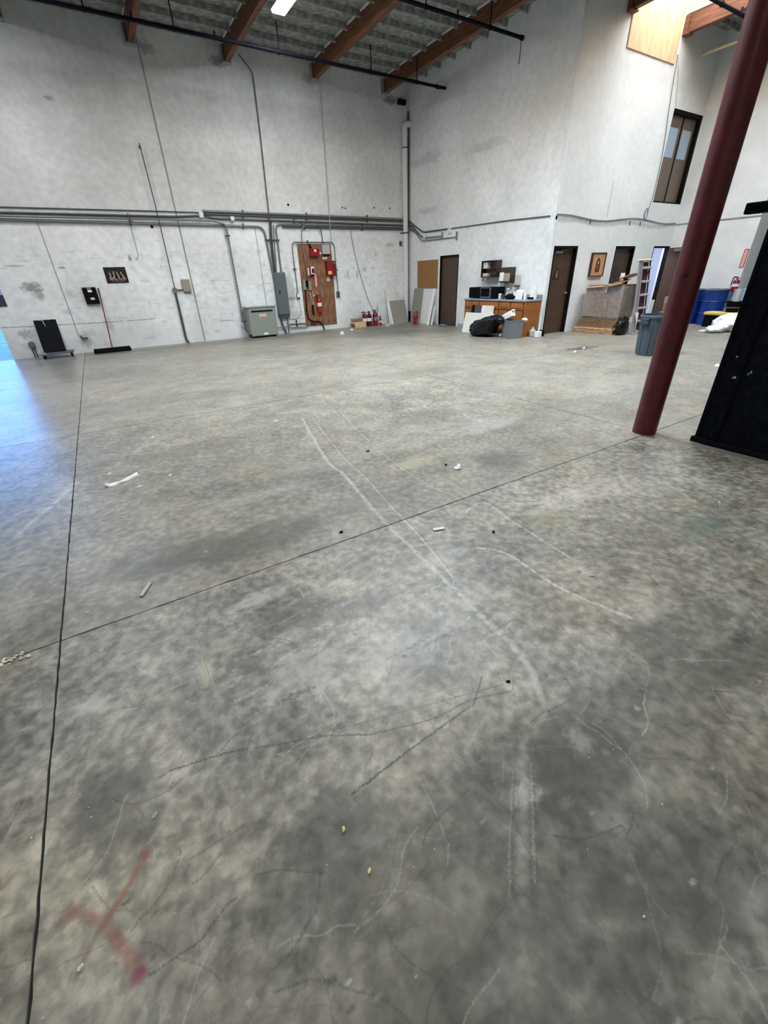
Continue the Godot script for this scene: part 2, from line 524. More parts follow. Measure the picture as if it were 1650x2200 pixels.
func painted_cross(im: Image, x0: float, z0: float, ppm: float):   # the faded red spray-painted X
	var px := func(x: float, z: float) -> Vector2: return Vector2((x - x0) * ppm, (z - z0) * ppm)
	for k in 2:
		stroke(im, [px.call(-0.345, -0.90), px.call(-0.40, -0.84), px.call(-0.46, -0.79)], 0.03 * ppm, c8(150, 86, 70), 0.2, 4, 0.12)
		stroke(im, [px.call(-0.46, -0.79), px.call(-0.50, -0.745), px.call(-0.525, -0.70)], 0.024 * ppm, c8(130, 90, 78), 0.12, 4, 0.12)
		stroke(im, [px.call(-0.535, -0.875), px.call(-0.46, -0.79), px.call(-0.42, -0.715)], 0.042 * ppm, c8(150, 92, 74), 0.16, 4, 0.15)
		stroke(im, [px.call(-0.43, -0.73), px.call(-0.40, -0.67), px.call(-0.38, -0.63)], 0.05 * ppm, c8(138, 76, 70), 0.17, 4, 0.2)
	dab(im, brush(4, c8(128, 44, 66), 0.6, int(0.06 * ppm), int(0.05 * ppm)), px.call(-0.385, -0.632).x, px.call(-0.385, -0.632).y)
	dab(im, brush(2, c8(122, 58, 70), 0.4, int(0.05 * ppm), int(0.05 * ppm)), px.call(-0.345, -0.905).x, px.call(-0.345, -0.905).y)
	dab(im, brush(2, c8(122, 62, 62), 0.3, int(0.05 * ppm), int(0.05 * ppm)), px.call(-0.545, -0.86).x, px.call(-0.545, -0.86).y)

func wall_paint(w: int, h: int, ppm: float, sd: int, grime_and_tone: float) -> Image:   # scuffed white paint; row 0 is the top of the wall
	var A := layer(sd, 0.5, ppm, 0, 0, w, h, 4, 0.4)
	var B := layer(sd + 1, 5.0, ppm, 0, 0, w, h, 4, 0.05)
	var nn := noise(sd + 2, 1.2 / ppm, 3)
	var out := PackedByteArray()
	out.resize(w * h * 4)
	var edge := PackedFloat32Array()
	for x in w:
		edge.append(nn.get_noise_2d(x, 0) * 0.5)
	var j := 0
	for y in h:
		var hy := DECK - y / ppm
		for x in w:
			var i := y * w + x
			var v := 1.0 + (A[i] - 127) * 0.0006 * grime_and_tone + (B[i] - 127) * 0.0004 * grime_and_tone
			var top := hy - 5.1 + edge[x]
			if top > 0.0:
				v -= minf(top * 0.06, 0.05) * grime_and_tone  # darker towards the roof, with an uneven lower edge
			if grime_and_tone > 0.95 and hy > 2.8:
				v -= 0.075 * smoothstep(2.8, 3.1, hy + edge[x] * 0.3)  # long wall toned darker above conduit height
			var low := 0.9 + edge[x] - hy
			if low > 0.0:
				v -= low * 0.06 * grime_and_tone * (0.5 + (B[i]) * 0.004)
			out[j] = clampi(int(236 * v), 0, 255)
			out[j + 1] = clampi(int(239 * v), 0, 255)
			out[j + 2] = clampi(int(239 * v), 0, 255)
			out[j + 3] = 255
			j += 4
	return Image.create_from_data(w, h, false, Image.FORMAT_RGBA8, out)

func texmat(key: String, im: Image, rough := 0.7) -> StandardMaterial3D:
	im.generate_mipmaps()
	var m := mk(key, Color.WHITE, rough)
	m.albedo_texture = ImageTexture.create_from_image(im)
	return m

func wall_scuffs(im: Image, ppm: float, n: int, hy0: float, hy1: float, sd: int, strength: float):
	var sr := RandomNumberGenerator.new()
	sr.seed = sd
	var g := c8(120, 122, 120)
	for k in n:
		var x := sr.randf() * im.get_width()
		var y := (DECK - lerpf(hy0, hy1, pow(sr.randf(), 0.8))) * ppm
		var t := sr.randf()
		if t < 0.6:
			var l := sr.randf_range(0.05, 0.35) * ppm
			stroke(im, [Vector2(x, y), Vector2(x + l, y + sr.randf_range(-0.02, 0.02) * ppm)], maxf(2.0, sr.randf_range(0.012, 0.03) * ppm), g, sr.randf_range(0.08, 0.3) * strength, 4, 0.3)
		elif t < 0.85:
			dab(im, brush(sr.randi_range(0, 3), g, sr.randf_range(0.08, 0.25) * strength, int(sr.randf_range(0.05, 0.4) * ppm) + 2, int(sr.randf_range(0.05, 0.25) * ppm) + 2), x, y)
		else:
			var l2 := sr.randf_range(0.05, 0.3) * ppm
			stroke(im, [Vector2(x, y), Vector2(x + sr.randf_range(-0.02, 0.02) * ppm, y + l2)], maxf(2.0, sr.randf_range(0.01, 0.025) * ppm), g, sr.randf_range(0.08, 0.25) * strength, 4, 0.3)

func _ready():
	# camera: fitted to the photograph's vanishing points (0.5x phone lens held at eye height, tilted down)
	var cam := Camera3D.new()
	cam.name = "camera"
	cam.transform = Transform3D(Basis(Vector3(0.848562, -0.03211, 0.52812), Vector3(0.284217, 0.869579, -0.403798), Vector3(-0.446276, 0.492749, 0.747018)).orthonormalized(), Vector3(0, 1.5, 0))
	cam.fov = rad_to_deg(2.0 * atan(1100.0 / 891.42))
	cam.near = 0.05
	cam.far = 400.0
	cam.current = true
	add_child(cam)
	# sky outside the open roll-up door
	var sm := ProceduralSkyMaterial.new()
	sm.sky_top_color = c8(92, 148, 240)
	sm.sky_horizon_color = c8(120, 184, 248)
	sm.ground_bottom_color = c8(120, 120, 118)
	sm.ground_horizon_color = c8(150, 170, 190)
	sm.sky_energy_multiplier = SKY
	sm.ground_energy_multiplier = SKY * 0.6
	sm.sun_angle_max = 0.1
	var sky := Sky.new()
	sky.sky_material = sm
	var env := Environment.new()
	env.background_mode = Environment.BG_SKY
	env.sky = sky
	env.tonemap_mode = Environment.TONE_MAPPER_LINEAR
	env.tonemap_exposure = EXPO
	env.sdfgi_enabled = true
	env.ssao_enabled = true
	env.ssil_enabled = true
	var we := WorldEnvironment.new()
	we.name = "environment"
	we.environment = env
	add_child(we)
	rng.seed = 5
	materials()
	make_blobs()
	floor_slabs()
	walls()
	roof()
	skylights_and_lamps()
	pipes_overhead()
	column_and_partition()
	wall_conduits()
	switchgear()
	plywood_board()
	long_wall_things()
	corner_things()
	kitchen()
	office_front()
	far_corner()
	litter()

const SKY := 2.0
const EXPO := 1.21
const SKYLIGHT := 45.0
const LAMP := 9.0

func materials():
	mk("conduit", c8(128, 132, 132), 0.45, 0.35)
	mk("conduit_dark", c8(84, 87, 88), 0.5, 0.3)
	mk("conduit_white", c8(205, 208, 206), 0.5)
	mk("sprinkler", c8(22, 21, 32), 0.45)
	mk("black", c8(14, 14, 16), 0.5)
	mk("navy_black", c8(9, 10, 20), 0.38)
	mk("rubber", c8(18, 18, 19), 0.8)
	mk("steel", c8(170, 172, 174), 0.35, 0.8)
	mk("chrome", c8(205, 205, 208), 0.2, 0.9)
	mk("white", c8(232, 232, 230), 0.55)
	mk("plastic_white", c8(236, 238, 240), 0.35)
	mk("cream", c8(232, 222, 196), 0.5)
	mk("paper", c8(240, 240, 236), 0.8)
	mk("red", c8(148, 18, 26), 0.4)
	mk("red_dark", c8(104, 12, 20), 0.45)
	mk("red_bright", c8(190, 30, 36), 0.35)
	mk("panel_gray", c8(92, 104, 106), 0.45)
	mk("transformer", c8(140, 146, 138), 0.5)
	mk("light_gray", c8(176, 180, 178), 0.55)
	mk("box_tan", c8(160, 148, 134), 0.6)
	mk("yellow", c8(238, 206, 104), 0.5)
	mk("yellow_pale", c8(232, 222, 170), 0.5)
	mk("blue", c8(8, 54, 138), 0.4)
	mk("blue_pale", c8(150, 196, 226), 0.5)
	mk("blue_label", c8(96, 142, 180), 0.5)
	mk("bin_gray", c8(118, 122, 124), 0.6)
	mk("can_gray", c8(70, 86, 96), 0.55)
	mk("can_groove", c8(46, 58, 68), 0.6)
	mk("counter", c8(150, 154, 160), 0.4)
	mk("frame_black", c8(22, 18, 17), 0.5)
	mk("bronze", c8(62, 48, 38), 0.35)
	mk("maroon", c8(86, 40, 52), 0.5)
	mk("rail", c8(172, 164, 168), 0.45, 0.3)
	mk("pink_label", c8(226, 180, 172), 0.7)
	mk("seam", c8(150, 153, 152), 0.8)
	mk("joint", c8(44, 43, 40), 0.95)
	mk("office_blue", c8(198, 205, 220), 0.7)
	mk("dolly", c8(86, 92, 104), 0.5)
	mk("orange_bag", c8(214, 132, 104), 0.6)
	mk("bag_white", c8(238, 238, 240), 0.45)
	mk("skin_board", c8(226, 224, 216), 0.6)
	mk("frame_wood", c8(60, 34, 24), 0.4)
	mk("brown_clear", c8(120, 100, 88), 0.35)
	mnoise("column", c8(84, 20, 24), c8(104, 29, 33), Vector3.ONE * 1.2, 0.42, 0.02, 4)
	mnoise("beam", c8(90, 54, 34), c8(130, 80, 50), Vector3(5, 5, 0.35), 0.65)
	mnoise("ply_light", c8(222, 182, 140), c8(240, 206, 168), Vector3(1.2, 0.4, 1.2), 0.7)
	mnoise("plywood", c8(112, 76, 52), c8(164, 116, 82), Vector3(5, 0.5, 5), 0.65, 0.02, 5)
	mnoise("oak", c8(142, 84, 38), c8(178, 112, 56), Vector3(7, 0.9, 7), 0.5, 0.02, 5)
	mnoise("door_wood", c8(66, 49, 39), c8(92, 70, 55), Vector3(9, 0.7, 9), 0.5, 0.02, 5)
	mnoise("cardboard", c8(130, 98, 70), c8(158, 124, 92), Vector3.ONE * 1.5, 0.8)
	mnoise("cardboard_light", c8(206, 172, 134), c8(222, 190, 152), Vector3.ONE * 1.5, 0.8)
	mnoise("lumber", c8(150, 112, 78), c8(196, 156, 112), Vector3(3, 3, 0.6), 0.75)
	mnoise("cork", c8(140, 100, 58), c8(168, 124, 76), Vector3.ONE * 6.0, 0.9)
	mnoise("tile_gray", c8(138, 134, 126), c8(156, 152, 144), Vector3.ONE * 4.0, 0.9)
	mnoise("deck", c8(112, 114, 110), c8(164, 166, 162), Vector3(1.0, 1.0, 2.0), 0.9)
	mnoise("drywall", c8(230, 233, 233), c8(240, 242, 242), Vector3.ONE * 0.3, 0.75, 0.02, 4, 256, true)
	mnoise("ground_outside", c8(150, 148, 142), c8(176, 174, 166), Vector3.ONE * 0.4, 0.9)
	mnoise("black_paint", c8(6, 7, 12), c8(20, 21, 30), Vector3(2.0, 1.2, 2.0), 0.45, 0.03, 5)
	var tb := mnoise("trash_bag", c8(8, 8, 12), c8(22, 22, 28), Vector3.ONE * 3.0, 0.22)
	tb.metallic_specular = 0.4
	tb.roughness = 0.3
	mk("soap", c8(202, 192, 182), 0.4)
	for k in ["sprinkler", "navy_black", "black", "rubber", "black_paint", "frame_black"]:
		M[k].metallic_specular = 0.22
		M[k].roughness = 0.6
	mnoise("oak_frame", c8(104, 58, 26), c8(128, 76, 36), Vector3(7, 0.9, 7), 0.5, 0.02, 5)  # darker oak, so the gaps between doors read as shade
	var w := mk("wrap_film", Color(0.9, 0.91, 0.94, 0.22), 0.16)
	w.transparency = BaseMaterial3D.TRANSPARENCY_ALPHA
	var g := mk("glass_clear", Color(0.75, 0.88, 0.95, 0.3), 0.08)
	g.transparency = BaseMaterial3D.TRANSPARENCY_ALPHA

func jag(a: Vector2, b: Vector2, step: float, amp: float, sr: RandomNumberGenerator) -> Array:
	var out := []
	var n := maxi(1, int(a.distance_to(b) / step))
	var nrm := (b - a).normalized().orthogonal()
	for i in n:
		out.append(a.lerp(b, float(i) / n) + nrm * (sr.randf_range(-amp, amp) if i > 0 else 0.0))
	return out

func floor_slabs():
	var fl := struct_node("floor", "stained grey concrete warehouse floor in saw-cut slabs", "floor")
	var xs := [-9.0, -5.73, -0.617, 4.5, 9.62, 14.73, 20.3]
	var zs := [-14.15, -9.76, -5.93, -2.1, 1.73, 7.3]
	var base := c8(137, 132, 120)
	var regions := [   # x, z, width, depth, pixels per metre, scuffs
		["floor_near", -0.617, -2.1, 5.117, 2.56, 400.0, 800], ["floor_mid", -0.617, -5.93, 5.117, 3.83, 250.0, 380],
		["floor_left_near", -1.9, -2.1, 1.283, 2.56, 380.0, 90], ["floor_left", -2.9, -5.93, 2.283, 3.83, 250.0, 110],
		["floor_far", -3.0, -14.15, 19.0, 12.05, 96.0, 260], ["floor_rest", -9.0, -14.15, 29.3, 21.45, 24.0, 0]]
	for r in regions:
		var im := concrete(r[1], r[2], r[3], r[4], r[5], base, 0.62 if r[5] > 300.0 else (0.42 if r[5] > 200.0 else 0.34))
		floor_marks(im, r[1], r[2], r[5], r[6])
		if r[0] == "floor_near":
			painted_cross(im, r[1], r[2], r[5])
		texmat(r[0], im, 0.42)
	M["floor_left"].roughness = 0.32
	var gl: StandardMaterial3D = M["floor_far"].duplicate()   # the slabs by the roll-up door are worn smoother
	gl.roughness = 0.28
	M["floor_far_left"] = gl
	M["floor_left_near"].roughness = 0.36
	var sr := RandomNumberGenerator.new()
	sr.seed = 21
	for i in 6:
		for k in 5:
			var g := 0.0045
			var x0: float = xs[i] + g
			var x1: float = xs[i + 1] - g
			var z0: float = zs[k] + g
			var z1: float = zs[k + 1] - g
			var key := "floor_rest"
			if i == 2 and k == 3:
				key = "floor_near"
			elif i == 2 and k == 2:
				key = "floor_mid"
			elif i == 1 and k == 3:
				key = "floor_left_near"
			elif i == 1 and k == 2:
				key = "floor_left"
			elif k <= 2 and i >= 1 and i <= 4:
				key = "floor_far"
			var R: Array = regions.filter(func(q): return q[0] == key)[0]
			var fine := (i == 1 or i == 2) and k >= 1
			var poly := PackedVector2Array()
			for e in [[Vector2(x0, z0), Vector2(x1, z0)], [Vector2(x1, z0), Vector2(x1, z1)], [Vector2(x1, z1), Vector2(x0, z1)], [Vector2(x0, z1), Vector2(x0, z0)]]:
				poly.append_array(PackedVector2Array(jag(e[0], e[1], 0.045 if fine else 9.0, 0.0022 if fine else 0.0, sr)))
			var mb := MB.new().uvmap(Vector3(R[1], 0, R[2]), Vector3(R[3], 1, R[4]))
			mb.prism(poly, 0.2, Transform3D(Basis(Vector3.RIGHT, Vector3.BACK, Vector3.UP), Vector3(0, -0.2, 0)))
			obj("slab", mb, "floor_far_left" if key == "floor_far" and i == 1 else key, fl)
	for i in range(1, 6):
		obj("joint_filler", MB.new().span(Vector3(xs[i] - 0.02, -0.25, -14.15), Vector3(xs[i] + 0.02, -0.009, 7.3)), "joint", fl)
	for k in range(1, 5):
		obj("joint_filler", MB.new().span(Vector3(-9.0, -0.25, zs[k] - 0.02), Vector3(20.3, -0.0095, zs[k] + 0.02)), "joint", fl)
	var out := struct_node("ground_outside", "pale concrete yard outside the open roll-up door", "ground")
	obj("yard", MB.new().span(Vector3(-30, -0.3, -60), Vector3(25, -0.02, -14.45)), "ground_outside", out)
	obj("door_apron", MB.new().span(Vector3(-5.9, -0.3, -14.45), Vector3(-2.13, -0.004, -14.15)), "ground_outside", out)

func walls():
	var ppm := 130.0
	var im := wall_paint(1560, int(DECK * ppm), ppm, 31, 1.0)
	wall_scuffs(im, ppm, 460, 0.1, 2.3, 41, 0.85)
	wall_scuffs(im, ppm, 60, 2.3, 6.4, 42, 0.5)
	var px := func(x: float, y: float) -> Vector2: return Vector2((x + 2.13) * ppm, (DECK - y) * ppm)
	var dk := c8(96, 97, 92)
	for s in [[[-2.1, 0.73], [-1.5, 0.71], [0.02, 0.69], [0.5, 0.69]], [[0.6, 0.69], [1.12, 0.69], [1.3, 0.7]], [[3.0, 0.52], [3.4, 0.5]]]:
		var pts := []
		for q in s:
			pts.append(px.call(q[0], q[1]))
		stroke(im, pts, 4, dk, 0.4, 4, 0.2)
	for s in [[-1.2, 1.55, 0.55, 0.3, 0.55], [-1.1, 1.4, 0.25, 0.4, 0.4], [-1.7, 0.55, 0.4, 0.3, 0.35], [0.15, 0.62, 0.35, 0.5, 0.2], [-1.35, 2.0, 0.5, 0.05, 0.4], [-0.45, 1.95, 0.2, 0.08, 0.5], [1.08, 2.13, 0.12, 0.2, 0.6], [-0.5, 0.3, 0.5, 0.5, 0.3],
			[5.3, 1.2, 0.6, 1.6, 0.28], [5.3, 1.0, 0.5, 0.15, 0.5], [7.4, 1.6, 0.1, 0.4, 0.35], [7.75, 1.6, 0.1, 0.3, 0.35], [8.05, 1.75, 0.2, 0.2, 0.3], [8.5, 0.5, 0.15, 0.5, 0.3], [9.1, 2.45, 0.5, 0.2, 0.25], [5.4, 0.5, 0.7, 0.6, 0.25], [0.4, 5.1, 0.25, 0.12, 0.4], [2.6, 6.2, 0.5, 0.3, 0.4], [4.2, 6.2, 0.5, 0.3, 0.5], [6.6, 6.2, 0.5, 0.3, 0.4], [9.2, 6.1, 0.8, 0.3, 0.6]]:
		var p: Vector2 = px.call(s[0], s[1])
		dab(im, brush(rng.randi_range(0, 3), dk, s[4], int(s[2] * ppm), int(s[3] * ppm)), p.x, p.y)
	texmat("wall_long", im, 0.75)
	var w1 := struct_node("wall_back", "long white-painted concrete wall with scuffs and conduit runs", "wall")
	var mb := MB.new().uvmap(Vector3(-2.13, 0, 0), Vector3(12.0, DECK, 1))
	wallholes(mb, -9.3, 20.3, -0.2, DECK + 0.15, [[-5.9, -2.13, -0.2, 3.3]], func(m, a, b, c, d): m.span(Vector3(a, c, W1 - 0.3), Vector3(b, d, W1)))
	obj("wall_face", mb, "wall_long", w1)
	for x in [-0.62, 2.45, 4.485]:
		var top: float = {-0.62: 2.86, 2.45: DECK, 4.485: 2.84}[x]
		var bot: float = {-0.62: 0.39, 2.45: 0.0, 4.485: 0.85}[x]
		var wd: float = 0.036 if x == 2.45 else 0.018
		obj("panel_seam", MB.new().span(Vector3(x - wd * 0.5, bot, W1), Vector3(x + wd * 0.5, top, W1 + 0.006), 0.002), "seam", w1)
	for q in [[1.79, 2.82, 0.035], [5.58, 3.42, 0.03], [7.35, 3.42, 0.02], [7.45, 3.4, 0.02], [8.5, 3.45, 0.022], [9.1, 3.46, 0.022]]:
		obj("bolt_hole", MB.new().cyl(Vector3(q[0], q[1], W1), Vector3(q[0], q[1], W1 + 0.01), q[2], -1, 12), "rubber", w1)
	# side of the office block
	var im2 := wall_paint(610, int(DECK * 100), 100.0, 61, 0.9)
	wall_scuffs(im2, 100.0, 60, 0.1, 2.4, 43, 0.35)
	wall_scuffs(im2, 100.0, 20, 2.6, 6.0, 44, 0.4)
	for s in [[0.9, 4.6, 3.0, 0.4, 0.16], [3.5, 4.4, 2.0, 0.3, 0.14], [1.0, 3.3, 1.5, 0.25, 0.2], [2.0, 5.9, 3.0, 0.7, 0.18]]:
		dab(im2, brush(rng.randi_range(0, 3), dk, s[4], int(s[2] * 100), int(s[3] * 100)), s[0] * 100, (DECK - s[1]) * 100)
	texmat("wall_side", im2, 0.75)
	var w2 := struct_node("wall_right", "white office-block side wall behind the kitchen counter", "wall")
	var mb2 := MB.new().uvmap(Vector3(0, 0, W1), Vector3(1, DECK, 6.1))
	wallholes(mb2, W1, W3, -0.2, DECK + 0.15, [[-12.39, -11.47, -0.2, 2.03]], func(m, a, b, c, d): m.span(Vector3(W2, c, a), Vector3(W2 + 0.1, d, b)))
	obj("wall_face", mb2, "wall_side", w2)
	var im3 := wall_paint(540, int(DECK * 100), 100.0, 71, 0.5)
	for k in 26:   # grey shading painted as a band under the sagging cable
		var x := k * 0.21
		dab(im3, brush(k % 4, c8(150, 150, 146), 0.3, 50, 16), x * 100, (DECK - 2.53 - 0.04 * sin(x * 2.6)) * 100)
	texmat("wall_front", im3, 0.75)
	var w3 := struct_node("wall_block_front", "white office-block front wall with restroom doors", "wall")
	var mb3 := MB.new().uvmap(Vector3(W2, 0, 0), Vector3(5.4, DECK, 1))
	wallholes(mb3, W2 + 0.1, W4 + 0.3, -0.2, DECK + 0.9, [[9.98, 10.90, -0.2, 2.03], [12.52, 13.44, -0.2, 2.03], [14.38, W4 - 0.01, -0.2, 2.03], [13.79, 15.21, 3.05, 4.97]], func(m, a, b, c, d): m.span(Vector3(a, c, W3 - 0.2), Vector3(b, d, W3)))
	obj("wall_face", mb3, "wall_front", w3)
	obj("board_seam", MB.new().span(Vector3(11.85, 2.66, W3), Vector3(11.862, 3.4, W3 + 0.003)), "seam", w3)
	var w4 := struct_node("wall_far", "bright white far wall beyond the red column", "wall")
	obj("wall_face", MB.new().span(Vector3(W4, -0.2, W3), Vector3(W4 + 0.3, DECK + 0.15, W5)), "drywall", w4)
	obj("return_face", MB.new().span(Vector3(W4 + 0.3, -0.2, W5 - 0.3), Vector3(20.0, DECK + 0.15, W5)), "drywall", w4)
	obj("chair_rail", MB.new().span(Vector3(W4 - 0.012, 2.55, W3), Vector3(W4, 2.585, W5), 0.004), "seam", w4)
	var o := struct_node("wall_unseen", "plain white walls behind and beside the camera", "wall")
	obj("wall_face", MB.new().span(Vector3(20.0, -0.2, W5 - 0.3), Vector3(20.3, DECK + 0.15, 7.3)), "drywall", o)
	obj("wall_face", MB.new().span(Vector3(20.0, -0.2, W1), Vector3(20.3, DECK + 0.15, W5 - 0.3)), "drywall", o)
	obj("wall_face", MB.new().span(Vector3(-9.3, -0.2, W1), Vector3(-9.0, DECK + 0.15, 7.3)), "drywall", o)
	obj("wall_face", MB.new().span(Vector3(-9.3, -0.2, 7.0), Vector3(20.3, DECK + 0.15, 7.3)), "drywall", o)
	# the lit room behind the open door
	var rm := struct_node("wall_office", "pale blue office seen through the open door", "wall")
	obj("wall_face", MB.new().span(Vector3(13.7, 0.0, -10.1), Vector3(16.6, 2.6, -10.0)), "office_blue", rm)
	obj("wall_face", MB.new().span(Vector3(13.6, 0.0, -10.1), Vector3(13.7, 2.6, W3 - 0.2)), "office_blue", rm)
	obj("wall_face", MB.new().span(Vector3(16.5, 0.0, -10.0), Vector3(16.6, 2.6, W3 - 0.2)), "office_blue", rm)
	obj("office_ceiling", MB.new().span(Vector3(13.6, 2.6, -10.1), Vector3(16.6, 2.7, W3 - 0.2)), "office_blue", rm)
	obj("wall_face", MB.new().span(Vector3(W4 + 0.3, 0.0, W3 - 0.25), Vector3(16.6, 2.6, W3 - 0.2)), "office_blue", rm)
	obj("baseboard", MB.new().span(Vector3(W2 - 0.012, 0, -14.15), Vector3(W2, 0.1, -12.5), 0.003), "light_gray", w2)
	obj("baseboard", MB.new().span(Vector3(W2 - 0.012, 0, -11.38), Vector3(W2, 0.1, -10.45), 0.003), "light_gray", w2)
	obj("baseboard", MB.new().span(Vector3(W4 - 0.015, 0, W3), Vector3(W4, 0.12, W5), 0.003), "white", w4)

func roof():
	var ce := struct_node("ceiling", "dim painted roof deck with closely spaced joists", "ceiling")
	var bx := [-9.3, -7.0, -4.7, -2.4, -0.05, 2.3, 4.4, 6.74, 8.995, 11.3, 13.5, 15.8, 18.0, 20.3]
	for i in bx.size() - 1:
		var a: float = bx[i]
		var b: float = bx[i + 1]
		var mb := MB.new()
		var holes := []
		for s in SKYL:
			if s[0] > a and s[0] < b:
				holes.append([s[1], s[2], a + 0.065, b - 0.065])
		wallholes(mb, W1 - 0.3, 7.3, a, b, holes, func(m, z0, z1, x0, x1): m.span(Vector3(x0, DECK, z0), Vector3(x1, DECK + 0.1, z1)))
		obj("deck_panel", mb, "deck", ce)
		if i >= 3 and i <= 10:
			for k in 22:
				var z := W1 + 0.3 + 0.61 * k
				if a > W2 and z < W3:
					continue
				var skip := false
				for h in holes:
					if z > h[0] - 0.05 and z < h[1] + 0.05:
						skip = true
				if not skip:
					obj("joist", MB.new().span(Vector3(a + 0.066, DECK - 0.11, z - 0.022), Vector3(b - 0.066, DECK, z + 0.022), 0.004), "deck", ce)
		if i > 0:
			var z0 := W1 if a < W2 else W3
			if a > W4:
				z0 = W5
			var ord: String = {3: "over the roll-up door", 4: "far left", 5: "nearest the left panel seam", 6: "left of the lit lamp", 7: "right of the lit lamp", 8: "nearest the wall corner", 9: "at the left of the bright skylight", 10: "orange-lit at the right of the bright skylight"}.get(i, "")
			var bm := thing("roof_beam", "brown wooden roof beam " + ord if ord else "brown wooden roof beam out of view", "beam", Vector3(a, BOT, z0), 0.0, "roof beams")
			obj("timber", MB.new().span(Vector3(-0.065, 0, 0), Vector3(0.065, DECK - BOT - 0.03, 7.0 - z0), 0.008), "beam", bm)
			obj("nailer", MB.new().span(Vector3(-0.085, DECK - BOT - 0.03, 0), Vector3(0.085, DECK - BOT, 7.0 - z0), 0.003), "white", bm)
			var hg := MB.new().span(Vector3(-0.11, -0.03, 0.0), Vector3(0.11, 0.0, 0.14), 0.003)
			hg.span(Vector3(-0.11, 0.0, 0.0), Vector3(-0.075, 0.3, 0.1), 0.003)
			hg.span(Vector3(0.075, 0.0, 0.0), Vector3(0.11, 0.3, 0.1), 0.003)
			obj("hanger", hg, "seam" if a < W2 else "beam", bm)

# centre x, near and far z of each roof opening
const SKYL := [[12.4, -8.06, -5.95, 0.14], [5.6, -7.6, -5.5, 1.2], [-1.2, -9.0, -6.9, 0.36], [7.87, -4.6, -2.5, 0.42], [12.4, -5.4, -3.3, 0.58], [-1.2, 1.5, 3.6, 0.4], [3.35, -7.8, -5.7, 0.6]]  # first is the seen skylight; the rest are added fill lights

